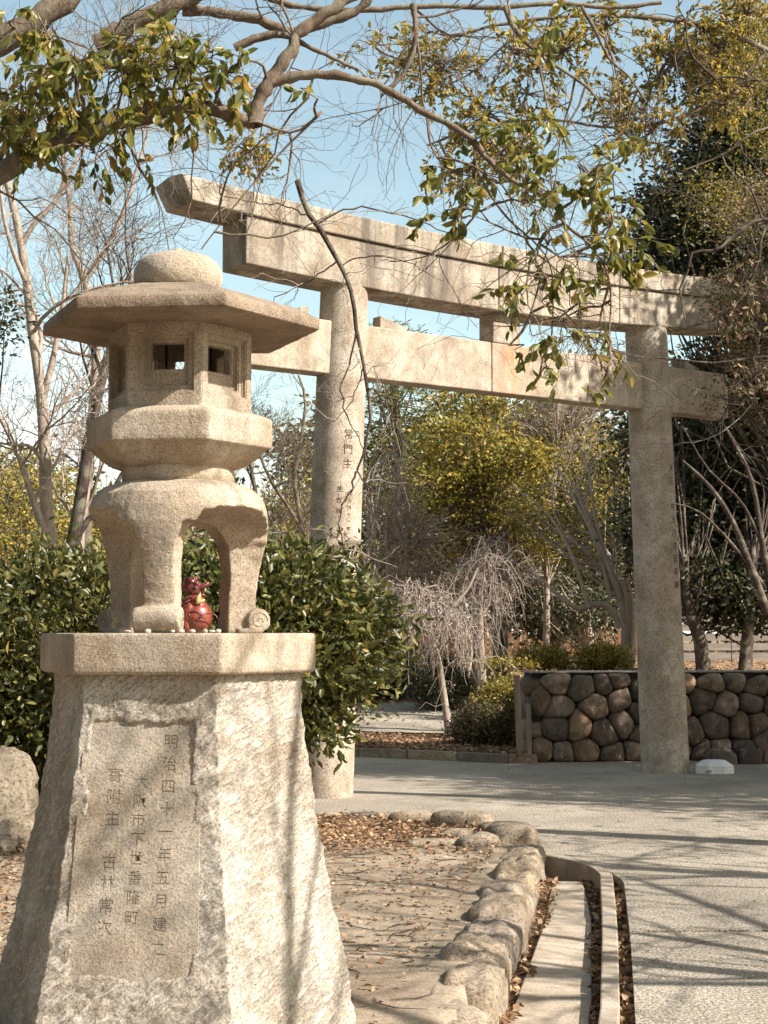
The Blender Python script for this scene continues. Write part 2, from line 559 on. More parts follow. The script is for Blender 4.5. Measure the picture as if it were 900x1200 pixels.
# ------------------------------------------------------------------ terrain
def stone_x(y):           # line of the edging stones (inner gutter side)
    return 1.15 - (11.4 - y) * 0.148 + 0.0 * y
BED = [(-12, 15.6), (-6, 14.6), (-3, 14.05), (-1.6, 13.6), (-0.6, 13.15), (0.05, 12.9), (0.5, 12.5), (0.85, 12.15), (1.13, 11.4)]
BX = [p[0] for p in BED]
BY = [p[1] for p in BED]
def sstep(a, b, x):
    t = np.clip((x - a) / (b - a), 0, 1)
    return t * t * (3 - 2 * t)
WALL_A = np.array([1.83, 19.32])
WALL_ANG = R(7)
def far_edge(x):          # far road kerb
    return np.where(x < 1.9, 19.07 - (x - 1.57) * 0.55, 19.45 + (x - 1.83) * 0.12)
def hgt(x, y, rough=True):
    x = np.asarray(x, float)
    y = np.asarray(y, float)
    P = np.stack([x, y, 0 * x], -1).reshape(-1, 3)
    n1 = fbm(P * 0.9, 4, 3).reshape(x.shape)
    n2 = fbm(P * 5, 4, 5).reshape(x.shape)
    sx = stone_x(y) - 0.06
    left = sstep(0.05, -0.03, x - sx)
    bedfar = np.interp(x, BX, BY)
    left = left * sstep(0.12, -0.05, y - bedfar)
    near = 0.085 + 0.03 * n1 + 0.012 * n2 + 0.05 * sstep(2.2, 1.2, np.hypot(x + 0.8, y - 5.9))
    h = -0.22 + left * (near + 0.22)
    fe = far_edge(x)
    far = sstep(0.02, 0.14, y - fe)
    bed = 0.10 + 0.03 * n1 + 0.01 * n2
    ramp_ = 0.82 * sstep(23, 36, y)
    behind = sstep(1.7, 2.0, x) * sstep(19.55, 19.8, y - (x - 1.83) * 0.12)
    hf = bed + ramp_
    hf = hf + (np.maximum(0.98 + 0.05 * n1, hf) - hf) * behind
    h = h + far * (hf - h)
    rightland = sstep(9.0, 9.6, x)
    h = h + (1 - far) * rightland * (0.1 - h)
    return h
xs = np.unique(np.round(np.concatenate([np.linspace(-220, -12, 22), np.linspace(-12, -5, 36), np.arange(-5, 3.0, 0.055), np.linspace(3, 12, 60), np.linspace(12, 220, 24)]), 4))
ys = np.unique(np.round(np.concatenate([np.linspace(-60, 3, 24), np.arange(3, 14.6, 0.055), np.arange(14.6, 26, 0.12), np.linspace(26, 50, 60), np.linspace(50, 420, 24)]), 4))
X, Y = np.meshgrid(xs, ys)
Z = hgt(X, Y)
Vg = np.stack([X, Y, Z], -1).reshape(-1, 3)
nx, ny = len(xs), len(ys)
ii = (np.arange(ny - 1)[:, None] * nx + np.arange(nx - 1)[None, :])
Qg = np.stack([ii, ii + 1, ii + nx + 1, ii + nx], -1).reshape(-1, 4)
def earth_mat():
    m, n, b = newmat('bare_earth')
    p = pos(n)
    c = ramp(n, noise(n, 1.3, 8, 0.65, p), [(0.3, (0.20, 0.145, 0.10)), (0.5, (0.33, 0.26, 0.185)), (0.68, (0.43, 0.35, 0.26))])
    f = ramp(n, noise(n, 60, 4, 0.75, p), [(0.3, (0.55, 0.52, 0.5)), (0.6, (1, 1, 1))])
    c = mixc(n, 1.0, c, f, 'MULTIPLY')
    # leaf mould colour away from the trodden patch
    sp = n.nodes.new('ShaderNodeSeparateXYZ')
    n.links.new(p, sp.inputs[0])
    mr_ = n.nodes.new('ShaderNodeMapRange')
    n.links.new(sp.outputs['Y'], mr_.inputs['Value'])
    mr_.inputs['From Min'].default_value = 10.6
    mr_.inputs['From Max'].default_value = 11.6
    c = mixc(n, mr_.outputs[0], c, ramp(n, noise(n, 14, 6, 0.7, p), [(0.3, (0.11, 0.07, 0.04)), (0.7, (0.34, 0.23, 0.14))]))
    n.links.new(c, b.inputs['Base Color'])
    b.inputs['Roughness'].default_value = 0.95
    b.inputs['Specular IOR Level'].default_value = 0.15
    q = bump(n, b, noise(n, 55, 6, 0.75, p), 0.8, 0.012)
    bump(n, b, noise(n, 7, 5, 0.6, p), 0.6, 0.03, q)
    return m
M_earth = earth_mat()
struct('ground', mesh_np('ground', Vg, Qg), M_earth, smooth=True)

def road_mat():
    m, n, b = newmat('exposed_aggregate')
    p = pos(n)
    g = ramp(n, noise(n, 62, 4, 0.85, p), [(0.40, (0.09, 0.075, 0.06)), (0.49, (0.36, 0.315, 0.255)), (0.58, (0.68, 0.60, 0.49))])
    big = ramp(n, noise(n, 0.8, 7, 0.62, p), [(0.35, (0.66, 0.64, 0.62)), (0.65, (1.0, 0.98, 0.95))])
    c = mixc(n, 1.0, g, big, 'MULTIPLY')
    st = ramp(n, noise(n, 2.6, 8, 0.7, p, 0.8), [(0.55, (0, 0, 0)), (0.68, (0.5,) * 3)])
    c = mixc(n, st, c, (0.15, 0.12, 0.095))
    vo = n.nodes.new('ShaderNodeTexVoronoi')
    vo.feature = 'DISTANCE_TO_EDGE'
    vo.inputs['Scale'].default_value = 0.55
    wv = n.nodes.new('ShaderNodeVectorMath')
    nv = n.nodes.new('ShaderNodeTexNoise')
    nv.inputs['Scale'].default_value = 2.5
    nv.inputs['Detail'].default_value = 6
    n.links.new(p, nv.inputs['Vector'])
    wv.operation = 'MULTIPLY_ADD'
    wv.inputs[1].default_value = (.5, .5, 0)
    n.links.new(nv.outputs['Color'], wv.inputs[0])
    n.links.new(p, wv.inputs[2])
    n.links.new(wv.outputs[0], vo.inputs['Vector'])
    ck = ramp(n, vo.outputs['Distance'], [(0.0, (.8,) * 3), (0.006, (0, 0, 0))])
    ck = mixc(n, 1.0, ck, ramp(n, noise(n, .7, 2, .5, p), [(.5, (0, 0, 0)), (.58, (1, 1, 1))]), 'MULTIPLY')
    c = mixc(n, ck, c, (0.07, 0.055, 0.045))
    n.links.new(c, b.inputs['Base Color'])
    b.inputs['Roughness'].default_value = 0.9
    b.inputs['Specular IOR Level'].default_value = 0.2
    q = bump(n, b, noise(n, 85, 3, 0.8, p), 1.0, 0.014)
    bump(n, b, noise(n, 4, 5, 0.6, p), 0.3, 0.02, q)
    return m
M_road = road_mat()
# road slabs: outline, thick edge; the expansion joint at Y 8.45 splits them
def slabmesh(name, pts, z=0.0, th=0.3):
    n = len(pts)
    V = [(x, y, z) for x, y in pts] + [(x, y, z - th) for x, y in pts]
    Fc = [tuple(range(n))] + [(i, i + n, (i + 1) % n + n, (i + 1) % n) for i in range(n)]
    me = mesh_py(name, V, Fc)
    bm = bmesh.new()
    bm.from_mesh(me)
    bmesh.ops.recalc_face_normals(bm, faces=bm.faces)
    bmesh.ops.triangulate(bm, faces=bm.faces)
    bm.to_mesh(me)
    bm.free()
    return me
road = bpy.data.objects.new('road', None)
COL.objects.link(road)
road['kind'] = 'structure'
def jit(a, b, n, amp):
    a, b = np.array(a), np.array(b)
    t = np.linspace(0, 1, n)[:, None]
    q = a + (b - a) * t
    q[1:-1, 1] += rng.normal(0, amp, n - 2)
    return [tuple(v) for v in q]
near_pts = [(-0.66, -5), (9.4, -5)] + jit((9.4, 8.65), (1.32, 8.385), 90, 0.011)
struct('paving_slab', slabmesh('paving_slab', near_pts), M_road, road)
far_pts = jit((1.325, 8.435), (9.4, 8.71), 90, 0.011) + [(9.4, 20.3)] + [(x, float(far_edge(x)) + 0.02) for x in (7, 5, 3, 1.95, 1.57, 0.6, -0.3, -2, -5, -9, -14)] + [(-14, 15.95)] + [(x, y + 0.02) for x, y in BED[1:-1]] + [(1.15, 11.47), (1.27, 11.28), (1.40, 10.98), (1.50, 10.6), (1.55, 10.2), (1.54, 10.0)]
struct('paving_slab', slabmesh('paving_slab', far_pts), M_road, road)
# rear footpath, draped
fx = np.linspace(-12, 1.6, 60)
fy = np.linspace(0, 1, 12)
FX, FT = np.meshgrid(fx, fy)
FY = 23.2 + FT * 4.4 - FX * 0.12
FZ = hgt(FX, FY) + 0.03
n0 = len(fx)
ii = (np.arange(11)[:, None] * n0 + np.arange(n0 - 1)[None, :])
struct('footpath', mesh_np('footpath', np.stack([FX, FY, FZ], -1).reshape(-1, 3), np.stack([ii, ii + 1, ii + n0 + 1, ii + n0], -1).reshape(-1, 4)), M_road, smooth=True)

# ------------------------------------------------------------------ gutter: covers, kerb blocks, end wall
gut = bpy.data.objects.new('gutter', None)
COL.objects.link(gut)
gut['kind'] = 'structure'
def gx(y, e):
    """x of the gutter lines at y: 0 slab left, 1 slab right, 2 kerb left, 3 kerb right"""
    a = {0: [(-4, -1.58), (6.45, 0.47), (7.25, 0.62), (8.6, 0.86), (10.2, 1.12), (10.9, 1.16)], 1: [(-4, -1.05), (6.45, 0.84), (7.7, 1.02), (8.6, 1.14), (10.1, 1.33), (10.9, 1.36)],
         2: [(-4, -1.0), (6.45, 0.885), (8.6, 1.20), (10.3, 1.425)], 3: [(-4, -0.9), (6.45, 0.97), (8.6, 1.285), (10.3, 1.51)]}[e]
    return float(np.interp(y, [q[0] for q in a], [q[1] for q in a]))
def quad_block(ya, yb, ea, eb, zt, th, skew=0.0, tilt=0.0):
    m = MB()
    xl0, xr0, xl1, xr1 = gx(ya, ea), gx(ya, eb), gx(yb, ea), gx(yb, eb)
    V = [(xl0, ya + skew, zt + tilt), (xr0, ya - skew, zt), (xr1, yb - skew, zt + tilt), (xl1, yb + skew, zt), (xl0, ya + skew, zt - th), (xr0, ya - skew, zt - th), (xr1, yb - skew, zt - th), (xl1, yb + skew, zt - th)]
    m.add(V, [(0, 1, 2, 3), (7, 6, 5, 4), (0, 4, 5, 1), (1, 5, 6, 2), (2, 6, 7, 3), (3, 7, 4, 0)])
    return bevelled(m.mesh(), 0.008, 2)
yj = [2.0, 3.5, 5.4, 7.27, 9.28, 10.62]
for a, b in zip(yj[:-1], yj[1:]):
    struct('cover_slab', quad_block(a + 0.008, b - 0.008, 0, 1, -0.085 + rng.uniform(-0.006, 0.006), 0.1, 0.03, 0.006), M_concrete, gut)
yk = [2.0, 3.6, 5.15, 6.7, 7.3, 8.2, 9.0, 9.75, 10.28]
for a, b in zip(yk[:-1], yk[1:]):
    struct('kerb_block', quad_block(a + 0.005, b - 0.005, 2, 3, 0.012 + rng.uniform(-0.004, 0.006), 0.25), M_concrete, gut)
# curved end wall
arc_o = spline([(1.51, 10.3, 0), (1.47, 10.72, 0), (1.34, 11.08, 0), (1.13, 11.42, 0)], 12)
arc_i = spline([(1.425, 10.3, 0), (1.40, 10.66, 0), (1.285, 10.98, 0), (1.08, 11.3, 0)], 12)
for k in range(3):
    a, b = k * 4 - (k > 0) * 0, min(11, k * 4 + 4)
    V, Fc = [], []
    for i in range(a, b + 1):
        g_ = 0.004 if i in (a,) else (-0.004 if i == b else 0)
        for (x, y, _), z in ((arc_o[i], 0.014), (arc_i[i], 0.014), (arc_i[i], -0.3), (arc_o[i], -0.3)):
            V.append((x, y + g_ * -1, z))
    m = b - a + 1
    for i in range(m - 1):
        for j in range(4):
            Fc.append((i * 4 + j, i * 4 + (j + 1) % 4, i * 4 + 4 + (j + 1) % 4, i * 4 + 4 + j))
    Fc += [(0, 1, 2, 3), tuple((m - 1) * 4 + j for j in (3, 2, 1, 0))]
    struct('kerb_block', bevelled(fix_normals(mesh_py('kerb', V, Fc)), 0.006, 1), M_concrete, gut)
struct('channel_floor', quad_block(2.0, 10.95, 0, 2, -0.165, 0.02), M_concrete, gut)

# ------------------------------------------------------------------ lumpy stones
def lump(size, seed, power=2.6, amp=0.18, sub=3, freq=2.2, fine=0.04):
    bm = bmesh.new()
    bmesh.ops.create_icosphere(bm, subdivisions=sub, radius=1)
    V = np.array([v.co[:] for v in bm.verts])
    k = (np.abs(V) ** power).sum(1) ** (-1 / power)
    V = V * k[:, None]
    V = V * (1 + amp * fbm(V * freq * 0.6 + seed * 3.7, 3, seed))[:, None]
    V = V + V * (fine * fbm(V * freq * 4 + seed, 3, seed + 9))[:, None]
    V = V * np.asarray(size) / 2
    for v, c in zip(bm.verts, V):
        v.co = c
    me = bpy.data.meshes.new('stone')
    bm.to_mesh(me)
    bm.free()
    me.polygons.foreach_set('use_smooth', [True] * len(me.polygons))
    return me
def put(me, loc, rz=0, rx=0, ry=0):
    me.transform(Matrix.Translation(Vector([float(a) for a in loc])) @ Matrix.Rotation(rz, 4, 'Z') @ Matrix.Rotation(rx, 4, 'X') @ Matrix.Rotation(ry, 4, 'Y'))
    return me
edg = thing('stone_edging', 'row of weathered edging stones between the bare earth and the concrete gutter', 'stone edging', (0.8, 8, 0))
ysz = [(3.7, .75), (4.5, .8), (5.3, .75), (6.05, .78), (6.78, .66), (7.38, .52), (7.92, .56), (8.55, .68), (9.25, .72), (9.98, .78), (10.75, .80)]
for i, (yc_, ln) in enumerate(ysz):
    wd = rng.uniform(0.25, 0.31)
    x = stone_x(yc_) - wd / 2 + 0.03 + rng.uniform(-0.01, 0.02)
    me = lump((wd * 1.05, ln * 1.0, 0.41 + rng.uniform(-0.03, 0.06)), 20 + i, 4.0, 0.24, 4, 2.6, 0.08)
    link('stone', put(me, (x, yc_, -0.075), -R(8.4) + rng.uniform(-.04, .04), ry=rng.uniform(-.04, .04)), M_edging, edg)
ends = [(0.93, 11.3, .36, .42, .26, .2), (0.68, 11.05, .34, .2, .2, .5), (0.55, 11.55, .30, .22, .17, 1.2), (0.86, 11.75, .30, .2, .2, .4), (0.62, 12.2, .5, .26, .23, -.35), (0.24, 12.55, .42, .24, .17, -.3), (-0.12, 12.85, .38, .22, .13, -.3), (-0.5, 13.0, .40, .22, .12, -.4), (-0.95, 13.25, .42, .22, .12, -.3), (0.36, 11.1, .46, .2, .15, .1), (1.0, 11.72, .22, .14, .16, 0.9), (-1.4, 13.45, .4, .22, .12, -.3)]
for i, (x, y, a, b, c, rz) in enumerate(ends):
    link('stone', put(lump((a, b, c), 50 + i, 4, 0.22, 3), (x, y, c * 0.30 + 0.02), rz, rng.uniform(-.1, .1)), M_edging, edg)

# ------------------------------------------------------------------ stone lantern
LC = np.array([-0.793, 5.9])
A0 = R(-5.4)
lan = thing('stone_lantern', 'tall hexagonal granite stone lantern with mushroom cap on an inscribed rough pedestal', 'stone lantern', (LC[0], LC[1], 0.05))
def hexsurf(profile, nu=24, disp=None, step=0.02, corner=0.010, capb=True, capt=True, cx=LC, a0=A0):
    """hexagonal lofted surface: profile of (corner radius, z)"""
    pr = [profile[0]]
    for a, b in zip(profile[:-1], profile[1:]):
        d = math.hypot(b[0] - a[0], b[1] - a[1])
        k = max(1, int(round(d / step)))
        pr += [(a[0] + (b[0] - a[0]) * j / k, a[1] + (b[1] - a[1]) * j / k) for j in range(1, k + 1)]
    pr = np.array(pr)
    u = np.linspace(0, 1, nu + 1)[:-1]
    u = 0.5 - 0.5 * np.cos(u * math.pi) * 0.35 + (u - 0.5) * 0.65 if nu > 4 else u
    u = (u - u[0]) / (1 + 1e-9) if nu > 4 else u
    face = np.repeat(np.arange(6), nu)
    uu = np.tile(u, 6)
    phi = np.arctan((uu - 0.5) * 2 * math.tan(R(30)))
    ang = a0 + face * R(60) + R(30) + phi
    rad = math.cos(R(30)) / np.cos(phi)
    V, N = [], []
    Rr = pr[:, 0][:, None] * rad[None, :]
    cr = corner * np.exp(-(R(30) - np.abs(phi)) / R(2.4))
    Rr = Rr - np.minimum(cr[None, :], Rr * 0.3)
    Xx = cx[0] + Rr * np.cos(ang)
    Yy = cx[1] + Rr * np.sin(ang)
    Zz = np.broadcast_to(pr[:, 1][:, None], Xx.shape).copy()
    P = np.stack([Xx, Yy, Zz], -1)
    if disp is not None:
        fn = a0 + face * R(60) + R(30)
        d = disp(P.reshape(-1, 3), np.tile(face, len(pr)), np.tile(uu, len(pr)))
        tz = np.gradient(pr[:, 1]) if len(pr) > 2 else np.ones(len(pr))
        tr = np.gradient(pr[:, 0])
        ln = np.hypot(tz, tr) + 1e-9
        nr = np.repeat((tz / ln), len(uu))
        nzv = np.repeat((-tr / ln), len(uu))
        an = np.tile(ang, len(pr))
        P = P.reshape(-1, 3) + d[:, None] * np.stack([nr * np.cos(an), nr * np.sin(an), nzv], -1)
    P = P.reshape(-1, 3)
    m = 6 * nu
    k = len(pr)
    i = np.arange(k - 1)[:, None] * m
    j = np.arange(m)[None, :]
    j2 = (j + 1) % m
    Q = np.stack([i + j, i + j2, i + m + j2, i + m + j], -1).reshape(-1, 4)
    T = []
    V = [P]
    n = len(P)
    if capb:
        V.append(np.array([[cx[0], cx[1], pr[0, 1]]]))
        T += [(n, (q + 1) % m, q) for q in range(m)]
        n += 1
    if capt:
        V.append(np.array([[cx[0], cx[1], pr[-1, 1]]]))
        b0 = (k - 1) * m
        T += [(n, b0 + q, b0 + (q + 1) % m) for q in range(m)]
    return mesh_np('hex', np.concatenate(V), Q, T if T else None)

# face index whose normal is world -95.4 deg: normals at A0+30+60k
def face_of(deg):
    return int(round(((deg - math.degrees(A0) - 30) / 60))) % 6
FRONT, RIGHT, LEFT = face_of(-95.4), face_of(-35.4), face_of(-155.4)
PED = [(0.72, -0.05), (0.715, 0.0), (0.70, .098), (.665, .328), (.605, .607), (.545, .885), (.497, 1.18), (.481, 1.36), (.478, 1.455)]
PZ = [p[1] for p in PED]
PR = [p[0] for p in PED]
# the dressed panel
fn = A0 + R(30) + FRONT * R(60)
fN = np.array([math.cos(fn), math.sin(fn), 0])
fU = np.array([-math.sin(fn), math.cos(fn), 0])          # to the viewer's right
c30 = math.cos(R(30))
zb, zt_ = 0.43, 1.28
ob, ot = np.interp(zb, PZ, PR) * c30 + 0.002, np.interp(zt_, PZ, PR) * c30 - 0.006
def edge_u(z):
    return -0.20 - 0.03 * (1.28 - z), 0.155 + 0.035 * (1.28 - z)
def ped_disp(P, face, uu):
    d = np.zeros(len(P))
    x = P - np.array([LC[0], LC[1], 0])
    rough = fbm(P * np.array([9, 9, 9]), 5, 11, 0.62)
    rid = 1 - np.abs(fbm(P * 16 + 4, 4, 15, 0.6)) * 2
    t = x @ fU
    # diagonal chisel marks
    ch = fbm(np.stack([(uu - 0.5) * 2.2 * 0.55 + P[:, 2] * 0.55, (P[:, 2] - (uu - 0.5) * 0.75) * 26, face * 3.0 + P[:, 2] * 0], -1) * 2.0, 3, 31)
    d += np.where(face == RIGHT, 0.006 * rough + 0.010 * ch + 0.005 * rid, 0.011 * rough + 0.007 * rid)
    big = 0.010 * fbm(P * 3.1, 3, 41)
    d += big
    # recess for the panel
    lo, hi = edge_u(P[:, 2])
    wob = 0.035 * fbm(P * 9, 4, 77, 0.65)
    ins = np.minimum.reduce([(t - lo) + wob, (hi - t) + wob, (P[:, 2] - zb) + wob, (zt_ - P[:, 2]) + wob])
    m = np.where(face == FRONT, np.clip(ins / 0.012 + 0.5, 0, 1), 0)
    off = ob + (ot - ob) * (P[:, 2] - zb) / (zt_ - zb) - 0.012
    cur = x @ fN
    d = d * (1 - m) + m * (off - cur)
    # keep a raised ragged lip round the panel
    lip = np.where((face == FRONT) & (m < 0.5), np.exp(-np.clip(-ins, 0, 1) / 0.02) * 0.001, 0)
    edge = np.exp(-np.minimum(uu, 1 - uu) / 0.05)
    return d + lip + edge * 0.008 * rough
ped_o = link('pedestal', hexsurf(PED, 74, ped_disp, 0.0105, 0.002), M_ped, lan, smooth=True)
# panel plate with the inscription really cut into it
def text_mesh(s, size, ext, res=3):
    cu = bpy.data.curves.new('t', 'FONT')
    cu.body = s
    cu.size = size
    cu.extrude = ext
    cu.align_x = 'CENTER'
    cu.align_y = 'CENTER'
    cu.resolution_u = res
    o = bpy.data.objects.new('t', cu)
    COL.objects.link(o)
    dg = bpy.context.evaluated_depsgraph_get()
    me = bpy.data.meshes.new_from_object(o.evaluated_get(dg))
    bpy.data.objects.remove(o)
    bpy.data.curves.remove(cu)
    me.materials.clear()
    return me
def joined(meshes):
    bm = bmesh.new()
    for m in meshes:
        bm.from_mesh(m)
    me = bpy.data.meshes.new('j')
    bm.to_mesh(me)
    bm.free()
    return me
def evaluated(o):
    dg = bpy.context.evaluated_depsgraph_get()
    dg.update()
    return bpy.data.meshes.new_from_object(o.evaluated_get(dg))
def boolean(a, b, op='DIFFERENCE'):
    oa = bpy.data.objects.new('a', a)
    ob_ = bpy.data.objects.new('b', b)
    COL.objects.link(oa)
    COL.objects.link(ob_)
    md = oa.modifiers.new('b', 'BOOLEAN')
    md.object = ob_
    md.operation = op
    md.solver = 'EXACT'
    md.use_self = op == 'DIFFERENCE' and len(b.vertices) > 400
    me = evaluated(oa)
    bpy.data.objects.remove(oa)
    bpy.data.objects.remove(ob_)
    return me
hP = math.hypot(zt_ - zb, ob - ot)
slope = math.atan2(ob - ot, zt_ - zb)
ax_up = np.array([-fN[0] * math.sin(slope), -fN[1] * math.sin(slope), math.cos(slope)])
ax_n = np.array([fN[0] * math.cos(slope), fN[1] * math.cos(slope), math.sin(slope)])
cen = np.array([LC[0], LC[1], 0]) + fN * (ob + ot) / 2 + np.array([0, 0, (zb + zt_) / 2])
MP = Matrix(((fU[0], ax_up[0], ax_n[0], cen[0]), (fU[1], ax_up[1], ax_n[1], cen[1]), (fU[2], ax_up[2], ax_n[2], cen[2]), (0, 0, 0, 1)))
m = MB()
w0l, w0r = edge_u(zb)
w1l, w1r = edge_u(zt_)
w0l -= .03
w1l -= .03
w0r += .03
w1r += .03
hP += .06
m.add([(w0l, -hP / 2, 0), (w0r, -hP / 2, 0), (w1r, hP / 2, 0), (w1l, hP / 2, 0), (w0l, -hP / 2, -.06), (w0r, -hP / 2, -.06), (w1r, hP / 2, -.06), (w1l, hP / 2, -.06)],
      [(0, 1, 2, 3), (7, 6, 5, 4), (0, 4, 5, 1), (1, 5, 6, 2), (2, 6, 7, 3), (3, 7, 4, 0)])
plate = m.mesh('plate')
cols_ = [(0.082, 0.365, 0.078, 0.054, '明治四十一年五月建之'), (-0.018, 0.225, 0.066, 0.052, '大阪市下世番隆町'), (-0.112, 0.245, 0.074, 0.056, '寄附主　古林常次')]
cut = []
for cx_, y0, pitch, sz, s in cols_:
    for k, chh in enumerate(s):
        if chh == '　':
            continue
        t = text_mesh(chh, sz, 0.0034, 2)
        t.transform(Matrix.Translation((cx_ - k * 0.0012, y0 - k * pitch, 0.0006)))
        cut.append(t)
try:
    plate2 = boolean(plate, joined(cut))
    if len(plate2.vertices) < 500:
        plate2 = plate
except Exception:
    plate2 = plate
plate2.materials.clear()
plate2.transform(MP)
link('inscribed_panel', plate2, M_panel, ped_o)

def stone_disp(amp, f=14, seed=1):
    def fnn(P, face, uu):
        return amp * fbm(P * f, 4, seed, 0.6) + amp * 0.6 * fbm(P * f * 5, 2, seed + 5)
    return fnn
link('cap_slab', hexsurf([(.20, 1.452), (.520, 1.452), (.532, 1.458), (.536, 1.466), (.536, 1.59), (.533, 1.597), (.526, 1.60), (.2, 1.60)], 30, stone_disp(0.0014, 20), 0.02, 0.001), M_stone, lan, smooth=True)
# three-legged base
def revolve(pr, n=64):
    V, Fc = [], []
    for r, z in pr:
        for i in range(n):
            a = 2 * math.pi * i / n
            V.append((r * math.cos(a), r * math.sin(a), z))
    k = len(pr)
    for j in range(k - 1):
        for i in range(n):
            Fc.append((j * n + i, j * n + (i + 1) % n, (j + 1) * n + (i + 1) % n, (j + 1) * n + i))
    Fc.append(tuple(reversed(range(n))))
    Fc.append(tuple((k - 1) * n + i for i in range(n)))
    return fix_normals(mesh_py('rev', V, Fc))
body = revolve([(.292, 0.0), (.298, .05), (.305, .15), (.322, .25), (.342, .35), (.349, .41), (.341, .47), (.322, .52), (.285, .553), (.225, .572), (.1, .578)], 72)
def arch(ang_):
    half = [(1.0, -.05), (1.0, .19), (.985, .27), (.93, .335), (.82, .385), (.68, .412), (.56, .408), (.50, .432), (.32, .458), (0, .470)]
    pts = half + [(-a, b) for a, b in reversed(half[:-1])]
    n = len(pts)
    V = [(0.0755, t * .012, z) for t, z in pts] + [(0.6, t * .91, z * 1.0) for t, z in pts]
    Fc = [tuple(reversed(range(n))), tuple(range(n, 2 * n))] + [(i, (i + 1) % n, (i + 1) % n + n, i + n) for i in range(n)]
    me = fix_normals(mesh_py('arch', V, Fc))
    me.transform(Matrix.Rotation(ang_, 4, 'Z'))
    return me
LEGS = [R(-95.4), R(24.6), R(144.6)]
for a in LEGS:
    body = boolean(body, arch(a + R(60)))
body = boolean(body, revolve([(.19, -.05), (.2, .24), (.19, .34), (.15, .40), (.07, .43)], 40))
rolls = []
for a in LEGS:
    bm = bmesh.new()
    bmesh.ops.create_cone(bm, cap_ends=True, segments=28, radius1=0.047, radius2=0.047, depth=0.175)
    me = bpy.data.meshes.new('roll')
    bm.to_mesh(me)
    bm.free()
    me.transform(Matrix.Rotation(a, 4, 'Z') @ Matrix.Translation((0.303, 0, 0.049)) @ Matrix.Rotation(R(90), 4, 'X'))
    body = boolean(body, me, 'UNION')
    blk = MB()
    blk.box((0.27, 0, 0.008), (0.10, 0.17, 0.018))
    b2 = blk.mesh()
    b2.transform(Matrix.Rotation(a, 4, 'Z'))
    body = boolean(body, b2, 'UNION')
body.materials.clear()
ob_ = bpy.data.objects.new('b', body)
COL.objects.link(ob_)
md = ob_.modifiers.new('r', 'REMESH')
md.mode = 'VOXEL'
md.voxel_size = 0.0065
md2 = ob_.modifiers.new('s', 'SMOOTH')
md2.iterations = 3
md2.factor = 0.5
body = evaluated(ob_)
bpy.data.objects.remove(ob_)
Vb = np.empty(len(body.vertices) * 3, np.float32)
body.vertices.foreach_get('co', Vb)
Vb = Vb.reshape(-1, 3).astype(float)
Nb = np.empty(len(body.vertices) * 3, np.float32)
body.vertices.foreach_get('normal', Nb)
Vb += Nb.reshape(-1, 3) * (0.0035 * fbm(Vb * 14, 4, 8) + 0.0015 * fbm(Vb * 70, 2, 9))[:, None]
Vb[:, 2] = np.maximum(Vb[:, 2], -0.0005)
Vb += np.array([LC[0], LC[1], 1.6])
body.vertices.foreach_set('co', Vb.astype(np.float32).ravel())
body.update()
base_o = link('legged_base', body, M_stone, lan, smooth=True)
for a in LEGS:     # scroll carving on both ends of each foot
    for s in (-1, 1):
        w = Wood()
        p = []
        for k in range(26):
            th_ = k * 0.42
            rr = 0.036 * (1 - k / 27)
            lx = 0.303 + rr * math.cos(th_)
            lz = 0.049 + rr * math.sin(th_)
            ly = s * 0.0885
            p.append((LC[0] + lx * math.cos(a) - ly * math.sin(a), LC[1] + lx * math.sin(a) + ly * math.cos(a), 1.6 + lz))
        w.add(p, [0.0022] * len(p), 5)
        link('scroll_carving', w.mesh('scroll'), M_stone, base_o)
# ring, platform, light box, roof, finial
ring = revolve([(.205, 0), (.215, .01), (.217, .05), (.208, .085), (.19, .09)], 48)
Vr = [tuple(v.co) for v in ring.vertices]
ring.transform(Matrix.Translation((LC[0], LC[1], 2.165)))
link('collar_ring', ring, M_stone, lan, smooth=True)
link('platform', hexsurf([(.18, 2.222), (.225, 2.224), (.262, 2.236), (.305, 2.262), (.338, 2.292), (.346, 2.302), (.364, 2.306), (.367, 2.312), (.366, 2.412), (.361, 2.42), (.30, 2.442), (.1, 2.448)], 26, stone_disp(0.002, 22, 3), 0.02, 0.002), M_stone, lan, smooth=True)
fb = MB()
Rf = 0.283
z0, z1 = 2.44, 2.77
ap = Rf * c30
hw = Rf / 2
def rect(cu_, cz, w_, h_):
    return [(cu_ - w_, cz - h_), (cu_ + w_, cz - h_), (cu_ + w_, cz + h_), (cu_ - w_, cz + h_)]
for f in range(6):
    fa = A0 + R(30) + f * R(60)
    Nn = np.array([math.cos(fa), math.sin(fa), 0])
    Uu = np.array([-math.sin(fa), math.cos(fa), 0])
    def P3(u, z, dp):
        return np.array([LC[0], LC[1], 0]) + Nn * (ap - dp) + Uu * u + np.array([0, 0, z])
    levels = [([(-hw, z0), (hw, z0), (hw, z1), (-hw, z1)], 0.0), (rect(0, 2.612, .108, .112), 0.0), (rect(0, 2.612, .104, .108), 0.018), (rect(0, 2.612, .084, .089), 0.019), (rect(0, 2.612, .082, .087), 0.038),
              (rect(0, 2.636, .064, .050), 0.039), (rect(0, 2.636, .062, .048), 0.075), ([(-hw * .62, z0), (hw * .62, z0), (hw * .62, z1), (-hw * .62, z1)], 0.085)]
    V = []
    for pts, dp in levels:
        V += [P3(u, z, dp) for u, z in pts]
    Fc = []
    for l in range(len(levels) - 1):
        for i in range(4):
            Fc.append((l * 4 + i, l * 4 + (i + 1) % 4, (l + 1) * 4 + (i + 1) % 4, (l + 1) * 4 + i))
    fb.add(V, Fc)
fme = fb.mesh('light_box')
bm = bmesh.new()
